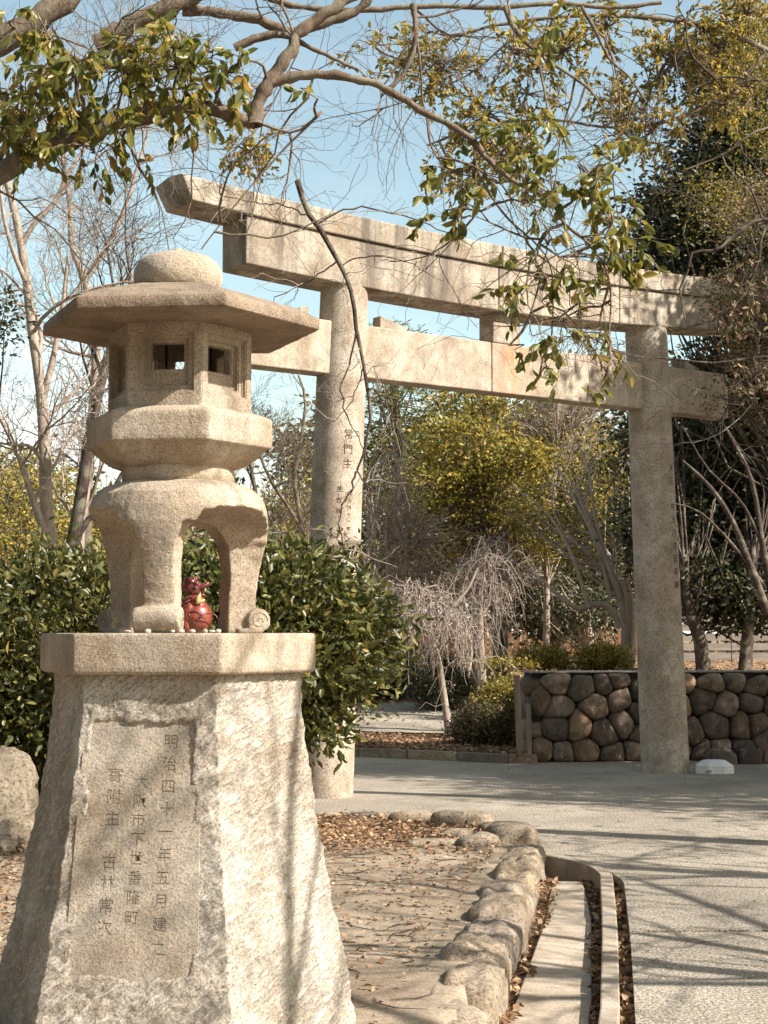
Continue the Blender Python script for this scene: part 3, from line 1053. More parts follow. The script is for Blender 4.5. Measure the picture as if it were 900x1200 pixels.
bm.from_mesh(fme)
bmesh.ops.remove_doubles(bm, verts=bm.verts, dist=0.0005)
es = [e for e in bm.edges if len(e.link_faces) == 2 and e.calc_face_angle(0) > R(30)]
bmesh.ops.bevel(bm, geom=es, offset=0.0035, segments=2, affect='EDGES')
bm.to_mesh(fme)
bm.free()
link('light_box', fme, M_stone, lan)
link('roof', hexsurf([(.10, 2.757), (.27, 2.757), (.42, 2.758), (.525, 2.764), (.546, 2.766), (.548, 2.770), (.548, 2.806), (.542, 2.812), (.44, 2.856), (.33, 2.89), (.20, 2.925), (.1, 2.94)], 30, stone_disp(0.0022, 22, 6), 0.02, 0.001), M_roof, lan, smooth=True)
fin = revolve([(.155, 0.0), (.165, .012), (.172, .045), (.170, .08), (.155, .11), (.125, .132), (.08, .147), (.035, .153), (.022, .158), (.018, .168), (.006, .174)], 56)
Vf = np.array([v.co[:] for v in fin.vertices])
Vf *= (1 + 0.012 * fbm(Vf * 16, 4, 4))[:, None]
fin.vertices.foreach_set('co', Vf.astype(np.float32).ravel())
fin.transform(Matrix.Translation((LC[0] - 0.01, LC[1], 2.925)))
link('finial', fin, M_stone, lan, smooth=True)

# ------------------------------------------------------------------ glazed figurine under the lantern
def glaze(name, col, dk):
    m, n, b = newmat(name)
    p = pos(n)
    c = ramp(n, noise(n, 45, 5, 0.7, p), [(0.35, dk), (0.6, col)])
    n.links.new(c, b.inputs['Base Color'])
    b.inputs['Roughness'].default_value = 0.3
    b.inputs['Coat Weight'].default_value = 0.25
    bump(n, b, noise(n, 90, 3, 0.6, p), 0.25, 0.003)
    return m
G_red = glaze('red_glaze', (0.26, 0.06, 0.035), (0.08, 0.022, 0.016))
G_dark = glaze('dark_red_glaze', (0.17, 0.035, 0.028), (0.05, 0.012, 0.010))
G_cream = glaze('cream_glaze', (0.65, 0.45, 0.2), (0.5, 0.3, 0.12))
FX0 = np.array([-0.722, 5.93, 1.6])
fig = thing('ceramic_lion', 'small glazed red ceramic guardian lion with open mouth under the lantern arch', 'figurine', tuple(FX0))
def blob(parts, vox=0.0035, smooth=2):
    """one continuous skin over several ellipsoids (centre, radii, rotation)"""
    bm = bmesh.new()
    for c, r_, rot in parts:
        M_ = Matrix.Translation(Vector(FX0) + Vector(c)) @ Matrix.Rotation(rot, 4, 'Y') @ Matrix.Diagonal((*r_, 1))
        bmesh.ops.create_icosphere(bm, subdivisions=3, radius=1, matrix=M_)
    me = bpy.data.meshes.new('blob')
    bm.to_mesh(me)
    bm.free()
    o = bpy.data.objects.new('b', me)
    COL.objects.link(o)
    a = o.modifiers.new('r', 'REMESH')
    a.mode = 'VOXEL'
    a.voxel_size = vox
    a = o.modifiers.new('s', 'SMOOTH')
    a.iterations = smooth
    me = evaluated(o)
    bpy.data.objects.remove(o)
    return me
link('body', blob([((0, 0, .062), (.062, .06, .066), 0), ((-.03, -.03, .07), (.03, .028, .05), 0.2), ((-.035, -.035, .03), (.022, .022, .035), 0), ((.0, -.01, .125), (.034, .036, .03), .3)]), G_red, fig, smooth=True)
hd = link('head', blob([((-.012, -.01, .168), (.036, .034, .034), 0), ((.022, -.016, .178), (.03, .022, .014), -.35), ((.018, -.014, .148), (.022, .018, .009), .25), ((.042, -.016, .190), (.011, .014, .009), 0),
                        ((-.02, -.03, .198), (.016, .012, .012), 0), ((.002, -.034, .190), (.012, .01, .009), 0), ((-.03, -.01, .205), (.018, .018, .012), 0), ((-.005, -.008, .209), (.014, .018, .01), 0), ((-.045, -.02, .18), (.012, .012, .02), 0)]), G_dark, fig, smooth=True)
w = Wood()
for (cx_, cz, r_, dr) in [(-.03, .045, .036, 0), (.018, .045, .036, 0), (.05, .075, .03, .6), (-.004, .082, .03, 0), (-.045, .085, .026, 0)]:
    pth = []
    for k in range(14):
        a = math.pi * (1.0 - k / 13.0)
        x = cx_ + r_ * math.cos(a)
        z = cz + r_ * 0.7 * math.sin(a) - 0.02
        rr = max(0.0, 1 - (x / .062) ** 2 - ((z - .062) / .066) ** 2)
        pth.append(FX0 + np.array([x, -.06 * math.sqrt(rr) - 0.001, z]))
    w.add(pth, [0.0025] * 14, 5)
link('scale_ridge', w.mesh('scales'), G_dark, fig)
link('collar_bow', blob([((.012, -.048, .135), (.008, .006, .018), .5), ((.02, -.046, .12), (.02, .006, .007), -.4)], 0.002, 1), G_cream, fig, smooth=True)
for k in range(4):
    link('mane_curl', blob([((-.045 + .004 * k, -.045, .085 + .016 * k), (.024, .012, .006), -.5)], 0.002, 1), G_dark, fig, smooth=True)
eye = blob([((-.002, -.042, .172), (.008, .006, .008), 0)], 0.0015, 1)
link('eye', eye, glaze('black_glaze', (0.02, 0.015, 0.01), (0.01, 0.01, 0.01)), fig, smooth=True)
fang = blob([((.036, -.032, .165), (.003, .003, .008), 0)], 0.001, 0)
link('fang', fang, G_cream, fig)

# pebbles offered on the cap slab
M_peb = simple('white_pebble', (0.46, 0.40, 0.32), 0.7, 30, 0.2)
pm = [lump((.034, .026, .02), 70 + i, 2.4, .2, 2) for i in range(4)]
pspots = [(174, .37), (203, .36), (213, .41), (226, .36), (241, .34), (249, .38), (256, .33), (150, .3)]
for i, (px, dn) in enumerate(pspots):
    me = pm[i % 4]
    if not me.materials:
        me.materials.append(M_peb)
        me['local'] = 1
    o = bpy.data.objects.new('pebble', me)
    COL.objects.link(o)
    y = 5.9 - dn - 0.03
    o.location = ((px - 450) / F * y, y, 1.607)
    o.rotation_euler = (0, 0, i * 1.3)
    o.scale = (rng.uniform(.5, 1.15), rng.uniform(.5, 1.0), rng.uniform(.45, .9))
    o['label'] = 'pale pebble lying on the front edge of the lantern cap slab'
    o['category'] = 'pebble'
    o['group'] = 'pebbles left on the lantern cap slab'

# ------------------------------------------------------------------ torii gate
TA = R(34.5)
tu = np.array([math.cos(TA), math.sin(TA), 0])
tn = np.array([-math.sin(TA), math.cos(TA), 0])      # away from the camera
TM = np.array([1.34, 16.65, 0])
tor = thing('torii_gate', 'large pale stone torii gate spanning the path behind the lantern', 'torii gate', tuple(TM))
def TP(s, o, z):
    return TM + tu * s + tn * o + np.array([0, 0, z])
def rise(s):
    return 0.13 * (abs(s) / 4.08) ** 2.2
def beam(name, s0, s1, zb_, zt2, hb, ht, e0=0, e1=0, peak=0.0, mat=None, curve=True, parent=tor, lift=0.0):
    """beam piece: e0/e1 lean of its ends; hb/ht half depths at bottom and top"""
    n = max(2, int((s1 - s0) / 0.12) + 1)
    sec = [(-hb, 0), (hb, 0), (ht, 1), (0, 1), (-ht, 1)]
    V, Fc = [], []
    for i in range(n):
        t = i / (n - 1)
        for o_, k in sec:
            s = s0 + (s1 - s0) * t
            s += (e0 * k if i == 0 else 0) + (e1 * k if i == n - 1 else 0)
            z = (zb_ + (zt2 - zb_) * k) + (rise(s) if curve else 0) + (lift * max(0, s) / 3.4 if k == 0 else 0) + (peak if (k == 1 and o_ == 0) else 0)
            V.append(TP(s, o_, z))
    m = len(sec)
    for i in range(n - 1):
        for j in range(m):
            Fc.append((i * m + j, i * m + (j + 1) % m, (i + 1) * m + (j + 1) % m, (i + 1) * m + j))
    Fc += [tuple(range(m)), tuple((n - 1) * m + j for j in reversed(range(m)))]
    me = bevelled(fix_normals(mesh_py(name, V, Fc)), 0.012, 2)
    return link(name, me, mat or M_torii, parent)
JG = 0.006
for a, b, e0, e1 in ((-4.0, -0.27, -.12, 0), (-0.27, 1.45, 0, 0), (1.45, 4.0, 0, .12)):
    beam('top_beam', a + JG * (a > -4), b - JG * (b < 4), 5.535, 5.76, .275, .29, e0, e1, 0.035)
for a, b in ((-3.40, -0.29), (-0.29, 1.47), (1.47, 3.40)):
    beam('lower_lintel', a + JG * (a > -3.4), b - JG * (b < 3.4), 5.06, 5.53, .24, .245, lift=.11)
def nukimat():
    m = granite('tie_beam_granite', (0.47, 0.395, 0.31), bmp=0.35, coarse=0.2, grain=110, streak=0.35, stain_amt=0.3)
    n = m.node_tree
    b = n.nodes['Principled BSDF']
    src = b.inputs['Base Color'].links[0].from_socket
    # rust runs below the centre strut
    g = pos(n)
    dt = n.nodes.new('ShaderNodeVectorMath')
    dt.operation = 'DOT_PRODUCT'
    dt.inputs[1].default_value = tuple(tu)
    n.links.new(g, dt.inputs[0])
    off = float(TM @ tu)
    s = n.nodes.new('ShaderNodeMath')
    s.operation = 'SUBTRACT'
    n.links.new(dt.outputs['Value'], s.inputs[0])
    s.inputs[1].default_value = off - 0.02
    ab = n.nodes.new('ShaderNodeMath')
    ab.operation = 'ABSOLUTE'
    n.links.new(s.outputs[0], ab.inputs[0])
    r1 = ramp(n, ab.outputs[0], [(0.0, (.75,) * 3), (0.05, (0.55,) * 3), (0.34, (0, 0, 0))])
    r2 = mixc(n, 1.0, ramp(n, noise(n, 14, 5, 0.65, mapped(n, g, (1, 1, 0.07)), .5), [(0.36, (0.1,) * 3), (0.55, (1.0,) * 3)]), ramp(n, noise(n, 4, 5, .6, g), [(.3, (.35,) * 3), (.5, (1, 1, 1))]), 'MULTIPLY')
    f = mixc(n, 1.0, r1, r2, 'MULTIPLY')
    c = mixc(n, f, src, (0.42, 0.16, 0.045))
    n.links.new(c, b.inputs['Base Color'])
    return m
M_nuki = nukimat()
def lean(side, z):
    return side * (2.33 - 0.042 * z)
def prad(z):
    return 0.277 - 0.0065 * z
beam('tie_beam', -3.35, lean(-1, 4.45), 4.19, 4.73, .12, .12, curve=False, mat=M_nuki)
beam('tie_beam', lean(-1, 4.45) + JG, -0.30, 4.19, 4.73, .12, .12, curve=False, mat=M_nuki)
beam('tie_beam', -0.29, lean(1, 4.45) - JG, 4.19, 4.73, .12, .12, curve=False, mat=M_nuki)
beam('tie_beam', lean(1, 4.45), 3.35, 4.19, 4.73, .12, .12, curve=False, mat=M_nuki)
beam('centre_strut', -0.28, 0.10, 4.733, 5.062, .125, .125, curve=False)
for side in (-1, 1):
    n_, k_ = 40, 56
    V = []
    zz = np.linspace(-0.05, 5.16, n_)
    for z in zz:
        c_ = TP(lean(side, z), 0, z)
        for i in range(k_):
            a = 2 * math.pi * i / k_
            r_ = prad(z)
            V.append((c_[0] + r_ * math.cos(a), c_[1] + r_ * math.sin(a), z))
    V = np.array(V)
    Q = [(j * k_ + i, j * k_ + (i + 1) % k_, (j + 1) * k_ + (i + 1) % k_, (j + 1) * k_ + i) for j in range(n_ - 1) for i in range(k_)]
    pil = link('pillar', mesh_np('pillar', V, Q), M_pillar, tor, smooth=True, label='left pillar with painted characters' if side < 0 else 'right pillar standing in tree shade')
    # carved names, filled with dark paint
    M_ink = simple('faded_ink', (0.10, 0.055, 0.035), 0.9, 40, 0.4)
    if side < 0:
        texts = [(R(-65), 3.57, .15, .105, '常門主'), (R(-96), 2.56, .13, .09, '木村'), (R(-66), 2.56, .13, .08, '木林'), (R(-82), 3.02, .11, .06, '見吉兵'), (R(-58), 2.98, .07, .045, '明治四十一年'), (R(-62), .95, .12, .08, '之建')]
    else:
        texts = [(R(-42), 3.5, .15, .10, '大正二年五月吉日奉納')]
    for an_, zt3, pitch, sz, s in texts:
        ms = []
        for k, chh in enumerate(s):
            if chh == '　':
                continue
            z = zt3 - k * pitch
            t = text_mesh(chh, sz, 0.0012, 2)
            c_ = TP(lean(side, z), 0, z)
            r_ = prad(z)
            nn = Vector((math.cos(an_), math.sin(an_), 0))
            uu_ = Vector((-math.sin(an_), math.cos(an_), 0))
            for v in t.vertices:     # wrap on the shaft
                da = v.co.x / r_
                aa = an_ + da
                rr = r_ + 0.0015 + v.co.z
                v.co = Vector((c_[0] + rr * math.cos(aa), c_[1] + rr * math.sin(aa), z + v.co.y))
            ms.append(t)
            link('carved_character', t, M_ink, pil)
for s, o_ in ((-2.75, 1), (-1.55, -1), (1.55, 1), (2.75, -1)):   # locking wedges on the tie beam
    m = MB()
    z0_ = 4.733
    V = [TP(s - .17, -.07, z0_), TP(s + .17, -.07, z0_), TP(s + .17, .07, z0_), TP(s - .17, .07, z0_), TP(s - .17, -.07, z0_ + (.13 if o_ < 0 else .04)), TP(s + .17, -.07, z0_ + (.04 if o_ < 0 else .13)), TP(s + .17, .07, z0_ + (.04 if o_ < 0 else .13)), TP(s - .17, .07, z0_ + (.13 if o_ < 0 else .04))]
    m.add(V, [(0, 3, 2, 1), (4, 5, 6, 7), (0, 1, 5, 4), (1, 2, 6, 5), (2, 3, 7, 6), (3, 0, 4, 7)])
    link('wedge', bevelled(m.mesh(), .01, 2), M_torii, tor)

# ------------------------------------------------------------------ boulder retaining wall
def voronoi_cells(w, h, nx_, ny_, seed):
    r2 = np.random.default_rng(seed)
    S = []
    for j in range(-1, ny_ + 1):
        for i in range(-1, nx_ + 1):
            S.append(((i + 0.5 + (0.5 if j % 2 else 0) + r2.uniform(-.42, .42)) * w / nx_, (j + 0.5 + r2.uniform(-.4, .4)) * h / ny_))
    S = np.array(S)
    cells = []
    for s in S:
        if not (-0.06 * w / nx_ < s[0] < w and 0 < s[1] < h):
            continue
        poly = [(0, 0), (w, 0), (w, h), (0, h)]
        dd = np.hypot(*(S - s).T)
        for o in S[np.argsort(dd)[1:14]]:
            mid = (s + o) / 2
            nn = o - s
            np_ = []
            for a, b in zip(poly, poly[1:] + poly[:1]):
                da = (a[0] - mid[0]) * nn[0] + (a[1] - mid[1]) * nn[1]
                db = (b[0] - mid[0]) * nn[0] + (b[1] - mid[1]) * nn[1]
                if da <= 0:
                    np_.append(a)
                if da * db < 0:
                    t = da / (da - db)
                    np_.append((a[0] + (b[0] - a[0]) * t, a[1] + (b[1] - a[1]) * t))
            poly = np_
            if len(poly) < 3:
                break
        if len(poly) >= 3:
            cells.append(np.array(poly))
    return cells
def wallstone_mat(name, base, k):
    m, n, b = newmat(name)
    p = pos(n)
    c = ramp(n, noise(n, 9, 7, 0.7, p, 0.3), [(0.3, tuple(x * 0.45 for x in base)), (0.52, base), (0.7, tuple(x * 1.5 for x in base))])
    c = mixc(n, ramp(n, noise(n, 16, 6, 0.7, mapped(n, p, (1, 1, 0.4))), [(0.56, (0, 0, 0)), (0.66, (0.8,) * 3)]), c, (0.36, 0.32, 0.26))
    c = mixc(n, ramp(n, noise(n, 5, 5, 0.6, p), [(0.55, (0, 0, 0)), (0.7, (0.75,) * 3)]), c, (0.055, 0.048, 0.04))
    oi = n.nodes.new('ShaderNodeObjectInfo')
    c = mixc(n, 1.0, c, ramp(n, oi.outputs['Random'], [(0, (.45, .42, .4)), (.5, (.9, .85, .8)), (1, (1.3, 1.15, 1.0))]), 'MULTIPLY')
    n.links.new(c, b.inputs['Base Color'])
    b.inputs['Roughness'].default_value = 0.85
    q = bump(n, b, noise(n, 45, 6, 0.7, p), 0.8, 0.012)
    bump(n, b, noise(n, 12, 4, 0.6, p), 0.6, 0.03, q)
    return m
WM = [wallstone_mat('boulder_brown', (0.23, 0.155, 0.105), 0), wallstone_mat('boulder_grey', (0.20, 0.155, 0.12), 1), wallstone_mat('boulder_dark', (0.12, 0.088, 0.068), 2), wallstone_mat('boulder_rust', (0.26, 0.16, 0.10), 3)]
wt = np.array([math.cos(WALL_ANG), math.sin(WALL_ANG)])
wn = np.array([wt[1], -wt[0]])       # towards the road
wall = thing('stone_wall', 'low retaining wall of rounded brown boulders behind the right gate pillar', 'stone wall', (1.83, 19.32, 0))
def WP(u, v, d):
    return (WALL_A[0] + wt[0] * u + wn[0] * d, WALL_A[1] + wt[1] * u + wn[1] * d, v)
mort = simple('dark_joint', (0.035, 0.03, 0.026), 0.95, 30, 0.4)
WL, WHT = 7.6, 1.10
m = MB()
m.add([WP(.03, -.1, -.02), WP(WL, -.1, -.02), WP(WL, WHT, -.05), WP(.03, WHT, -.05), WP(.03, -.1, -.5), WP(WL, -.1, -.5), WP(WL, WHT, -.5), WP(.03, WHT, -.5)],
      [(0, 1, 2, 3), (7, 6, 5, 4), (0, 4, 5, 1), (1, 5, 6, 2), (2, 6, 7, 3), (3, 7, 4, 0)])
link('wall_core', fix_normals(m.mesh()), mort, wall)
def boulder(poly, seed, xf, depth=0.11):
    c = poly.mean(0)
    n = 16
    # resample outline, shrink and round
    P = np.vstack([poly, poly[:1]])
    d = np.r_[0, np.cumsum(np.linalg.norm(np.diff(P, axis=0), axis=1))]
    s = np.linspace(0, d[-1], n, endpoint=False) + 0.001
    o = np.stack([np.interp(s, d, P[:, 0]), np.interp(s, d, P[:, 1])], -1)
    for _ in range(1):
        o = 0.16 * np.roll(o, 1, 0) + 0.68 * o + 0.16 * np.roll(o, -1, 0)
    o = c + (o - c) * 1.03
    rings = [(1.0, -0.06), (1.0, 0.01), (0.95, 0.5), (0.82, 0.84), (0.48, 1.0)]
    nn = 1 + 0.25 * fbm(np.array([[c[0] * 3, c[1] * 3, seed]]), 2, 3)[0]
    tx, ty = rng.uniform(-.35, .35, 2)
    V = []
    for k, dp in rings:
        for q in o:
            e = (q - c) * k
            V.append((c[0] + e[0], c[1] + e[1], dp))
    V.append((c[0], c[1], 1.03))
    V = np.array(V)
    nzv = fbm(np.c_[V[:, :2] * 9, V[:, 2] * 2 + seed], 3, 21)
    dd = (V[:, 2] * depth * nn) * (1 + 0.3 * nzv) + (V[:, 2] > 0.2) * ((V[:, 0] - c[0]) * tx * 0.35 + (V[:, 1] - c[1]) * ty * 0.35)
    V3 = [xf(V[i, 0], V[i, 1], dd[i]) for i in range(len(V))]
    Fc = []
    for j in range(len(rings) - 1):
        for i in range(n):
            Fc.append((j * n + i, j * n + (i + 1) % n, (j + 1) * n + (i + 1) % n, (j + 1) * n + i))
    b0 = (len(rings) - 1) * n
    Fc += [(b0 + i, b0 + (i + 1) % n, len(V) - 1) for i in range(n)]
    return fix_normals(mesh_py('boulder', V3, Fc))
for i, poly in enumerate(voronoi_cells(WL, WHT - 0.005, 26, 4, 8)):
    u = poly[:, 0].mean()
    k = rng.integers(0, 3) if u < 3.2 else rng.choice([0, 0, 3, 2])
    if abs(poly[:, 0].min()) < 0.02:
        poly = poly + np.array([0.0, 0])
    link('stone', boulder(poly, i, WP), WM[int(k)], wall, smooth=True)
for i, (v, hh) in enumerate(((0.13, .27), (0.40, .27), (0.68, .28), (0.94, .26))):   # end face
    link('stone', put(lump((.30, .5, hh), 130 + i, 3, .15, 3), WP(.10, v, -.24), WALL_ANG), WM[i % 3], wall)
for i in range(8):
    a, b = i * 0.95 + 0.005, i * 0.95 + 0.945
    m = MB()
    z_ = WHT + 0.001 * (i % 3)
    m.add([WP(a - (i == 0) * .02, z_, .03), WP(b, z_, .03), WP(b, z_ + .018, .025), WP(a - (i == 0) * .02, z_ + .018, .025), WP(a - (i == 0) * .02, z_, -.5), WP(b, z_, -.5), WP(b, z_ + .018, -.5), WP(a - (i == 0) * .02, z_ + .018, -.5)],
          [(0, 1, 2, 3), (7, 6, 5, 4), (0, 4, 5, 1), (1, 5, 6, 2), (2, 6, 7, 3), (3, 7, 4, 0)])
    link('coping', bevelled(m.mesh(), .008, 1), simple('coping_concrete', (0.2, 0.17, 0.14), .9, 20, .4) if i == 0 else bpy.data.materials['coping_concrete'], wall)
foot = thing('stone_kerb', 'short row of low dark stones in front of the boulder wall on the right', 'stone kerb', (4.4, 18.9, 0))
x = 3.95
i = 0
while x < 8.5:
    ln = rng.uniform(.26, .42)
    y = 19.05 + (x - 4) * 0.10
    link('stone', put(lump((ln, .24, .26), 150 + i, 3.5, .2, 3), (x + ln / 2, y, .06), rng.uniform(-.1, .25)), WM[(i + 1) % 4], foot)
    x += ln + .01
    i += 1

# far kerb along the litter bed
fk = bpy.data.objects.new('kerb', None)
COL.objects.link(fk)
fk['kind'] = 'structure'
x = -9.0
while x < 1.75:
    ln = 0.62
    y0_, y1_ = float(far_edge(x)), float(far_edge(x + ln - .01))
    m = MB()
    m.add([(x, y0_, -.05), (x + ln - .01, y1_, -.05), (x + ln - .01, y1_ + .1, -.05), (x, y0_ + .1, -.05), (x, y0_, .115), (x + ln - .01, y1_, .115), (x + ln - .01, y1_ + .1, .115), (x, y0_ + .1, .115)],
          [(0, 3, 2, 1), (4, 5, 6, 7), (0, 1, 5, 4), (1, 2, 6, 5), (2, 3, 7, 6), (3, 0, 4, 7)])
    struct('kerb_block', bevelled(m.mesh(), .008, 1), M_edging, fk)
    x += ln

# ------------------------------------------------------------------ small things by the gate
M_white = simple('weathered_white', (0.62, 0.61, 0.58), 0.55, 12, 0.12, 0.1)
c = gr(840, 908)
mk = thing('ground_light', 'low white faceted ground light housing at the foot of the right pillar', 'ground light', (c[0], c[1] + .15, 0))
bm = bmesh.new()
def prism(rings, n=8, sx=1, sy=1, rot=R(22.5)):
    V, Fc = [], []
    for r_, z in rings:
        for i in range(n):
            a = rot + 2 * math.pi * i / n
            V.append((c[0] + sx * r_ * math.cos(a), c[1] + .15 + sy * r_ * math.sin(a), z))
    for j in range(len(rings) - 1):
        for i in range(n):
            Fc.append((j * n + i, j * n + (i + 1) % n, (j + 1) * n + (i + 1) % n, (j + 1) * n + i))
    Fc += [tuple(reversed(range(n))), tuple((len(rings) - 1) * n + i for i in range(n))]
    return bevelled(fix_normals(mesh_py('p', V, Fc)), .004, 1)
bm.free()
link('base', prism([(.235, 0.003), (.238, .075)], 8, 1, .7), M_white, mk)
link('faceted_lid', prism([(.232, .077), (.225, .10), (.14, .152), (.10, .158)], 8, 1, .7), M_white, mk)
link('inlet', put(lump((.06, .02, .03), 3, 6, .02, 2), (c[0] - .09, c[1] + .15 - .158, .04)), M_concrete, mk)

M_wood = simple('weathered_wood', (0.20, 0.155, 0.115), 0.9, 14, 0.45, 0.6, stretch=(1, 1, .08))
for (px, D_, hh, w_, lab, tl) in ((608, 19.2, 1.08, .075, 'taller grey wooden post beside the end of the boulder wall', -.035), (619, 19.27, .72, .06, 'shorter dark wooden stake leaning close to the taller post', -.02)):
    X_ = (px - 450) / F * D_
    m = MB()
    m.box((0, 0, hh / 2), (w_, w_, hh))
    me = bevelled(m.mesh(), .008, 2)
    me.transform(Matrix.Translation((X_, D_, 0.0)) @ Matrix.Rotation(tl, 4, 'Y'))
    top('wooden_post', me, M_wood, lab, 'post')

rk = top('standing_stone', put(lump((.72, .5, 1.0), 201, 2.6, .22, 5, 2.0, .07), (-2.98, 11.9, .24), .3), M_rock, 'large weathered upright rock with a rounded top left of the pedestal', 'rock')
for i, (px, D_, sz, lab) in enumerate(((10, 11.25, (.5, .32, .26), 'pale flat stone lying at the foot of the upright rock'), (46, 11.7, (.28, .22, .22), 'small grey stone tucked right of the upright rock'), (6, 10.9, (.3, .2, .12), 'thin low stone nearest the camera at the left edge'))):
    top('garden_stone', put(lump(sz, 210 + i, 2.8, .25, 4), ((px - 450) / F * D_, D_, .08 + sz[2] * .3), i), M_rock, lab, 'stone')

# ------------------------------------------------------------------ litter, gravel, twigs
def scatter(name, P, size, mat, wid=0.6, up=3.0, tmpl=LT2):
    D = rng.normal(0, 1, (len(P), 3)) * np.array([1, 1, 0.28])
    return leaves(name, P, D, size, wid, tmpl, nrmup=up)
def inreg(n, f):
    out_ = []
    k = 0
    while k < n:
        p = f(n)
        out_.append(p)
        k += len(p)
    return np.concatenate(out_)[:n]
def near_leafbed(n):
    x = rng.uniform(-4.5, 1.0, n)
    y = rng.uniform(10.6, 14.5, n)
    e = np.interp(x, BX, BY)
    k = (y < e - .03) & (y > 10.7 + rng.uniform(-.5, .9, n) + .8 * (x > .2) * 0) & (x < stone_x(y) - .25)
    return np.stack([x, y], -1)[k]
A = inreg(15000, near_leafbed)
b_ = np.stack([rng.uniform(-1.5, 1.7, 9000), 0 * rng.random(9000)], -1)
b_[:, 1] = far_edge(b_[:, 0]) + .12 + rng.random(9000) ** 1.3 * 3.2
c_ = np.stack([rng.uniform(-9, 8, 11000), rng.uniform(24, 34, 11000)], -1)
e_ = np.stack([rng.uniform(-4.5, 1.0, 3600), 5.5 + 6 * rng.random(3600) ** .6], -1)
e_ = e_[e_[:, 0] < stone_x(e_[:, 1]) - .3]
f_ = np.stack([rng.uniform(-5, -1.6, 5000), rng.uniform(7, 12.5, 5000)], -1)
f_ = f_[f_[:, 0] < -0.24 * f_[:, 1] + 0.6]
P2 = np.concatenate([A, b_, e_, f_, c_])
Zl = hgt(P2[:, 0], P2[:, 1]) + rng.uniform(0.004, .028, len(P2))
P3l = np.c_[P2, Zl]
o = link('fallen_leaves', scatter('fallen_leaves', P3l, rng.uniform(.022, .055, len(P3l)) * np.where(P2[:, 1] > 15, 1.5, 1), L_brown), L_brown, stuff=True)
# leaves packed in the gutter grooves and lining the slabs
G = []
for (lo, hi, n, zb0, y0, y1) in ((2, 0, 2400, -.16, 3.5, 10.9), (1, 2, 3200, -.16, 3.5, 10.75), (3, 9, 3400, -.13, 3.5, 10.6)):
    y = rng.uniform(y0, y1, n)
    if lo == 2 and hi == 0:
        xa = np.array([stone_x(v) - .02 for v in y])
        xb = np.array([gx(v, 0) + .015 for v in y])
    elif hi == 9:
        xa = np.array([gx(v, 3) for v in y])
        xb = np.interp(y, [-5, 10], [-.66, 1.54]) + .03
        xb = np.where(y > 10, 1.56, xb)
        k = y < 10.45
        y, xa, xb = y[k], xa[k], xb[k]
    else:
        xa = np.array([gx(v, 1) - .02 for v in y])
        xb = np.array([gx(v, 2) for v in y])
    t = rng.random(len(y))
    pile = 0.5 + 0.5 * fbm(np.c_[y * 2.2, y * 0, y * 0 + lo], 3, 3)
    G.append(np.c_[xa + (xb - xa) * t, y, zb0 + pile * .09 + rng.random(len(y)) * .03])
Gp = np.concatenate(G)
link('gutter_leaves', scatter('gutter_leaves', Gp, rng.uniform(.025, .06, len(Gp)), L_brown, .6, 1.0), L_brown, stuff=True)
# litter blown on to the paving and slabs, and lodged in the joint
rd = np.stack([rng.uniform(.6, 4.5, 420), rng.uniform(6, 18.5, 420)], -1)
rd = rd[rd[:, 0] > np.interp(rd[:, 1], [6, 10.5, 11.5], [1.0, 1.6, 1.3])]
jt = np.c_[rng.uniform(1.4, 6, 1100), np.zeros(1100)]
jt[:, 1] = 8.415 + (jt[:, 0] - 1.32) * .0325 + rng.normal(0, .012, 1100)
rd3 = np.c_[np.concatenate([rd, jt]), np.r_[np.full(len(rd), .004), rng.uniform(-.05, 0, len(jt))]]
link('blown_leaves', scatter('blown_leaves', rd3, rng.uniform(.015, .035, len(rd3)), L_brown, .6, 4), L_brown, stuff=True)
# gravel
def gravel(name, P, s, mat):
    base = lump((1, 1, .7), 300, 2.4, .3, 1)
    Vb_ = np.array([v.co[:] for v in base.vertices])
    Tb = np.array([tuple(p.vertices) for p in base.polygons])
    n = len(P)
    a = rng.uniform(0, 6.28, n)
    ca, sa = np.cos(a), np.sin(a)
    Vx = Vb_[None, :, 0] * ca[:, None] - Vb_[None, :, 1] * sa[:, None]
    Vy = (Vb_[None, :, 0] * sa[:, None] + Vb_[None, :, 1] * ca[:, None]) * rng.uniform(.6, 1, n)[:, None]
    Vz = np.broadcast_to(Vb_[None, :, 2], Vx.shape)
    V = np.stack([Vx, Vy, Vz], -1) * s[:, None, None] + P[:, None, :]
    T = (Tb[None] + (np.arange(n) * len(Vb_))[:, None, None]).reshape(-1, 3)
    return link(name, mesh_np(name, V.reshape(-1, 3), None, T), mat, smooth=True, stuff=True)
gp = np.stack([rng.uniform(-2.5, 1.0, 1500), rng.uniform(4.5, 11.2, 1500)], -1)
gp = gp[gp[:, 0] < stone_x(gp[:, 1]) - .28]
gr3 = np.c_[gp, hgt(gp[:, 0], gp[:, 1]) + .004]
gq = np.c_[rng.normal(-1.62, .12, 260), rng.normal(6.1, .35, 260)]
gq3 = np.c_[gq, hgt(gq[:, 0], gq[:, 1]) + .01]
allg = np.concatenate([gr3, gq3])
M_grav = simple('brown_gravel', (0.24, 0.19, 0.14), 0.85, 30, 0.35)
gravel('gravel', allg, np.r_[rng.uniform(.006, .024, len(gr3)) * (rng.random(len(gr3)) ** 1.2 + .35), rng.uniform(.02, .045, len(gq3))], M_grav)
w = Wood()
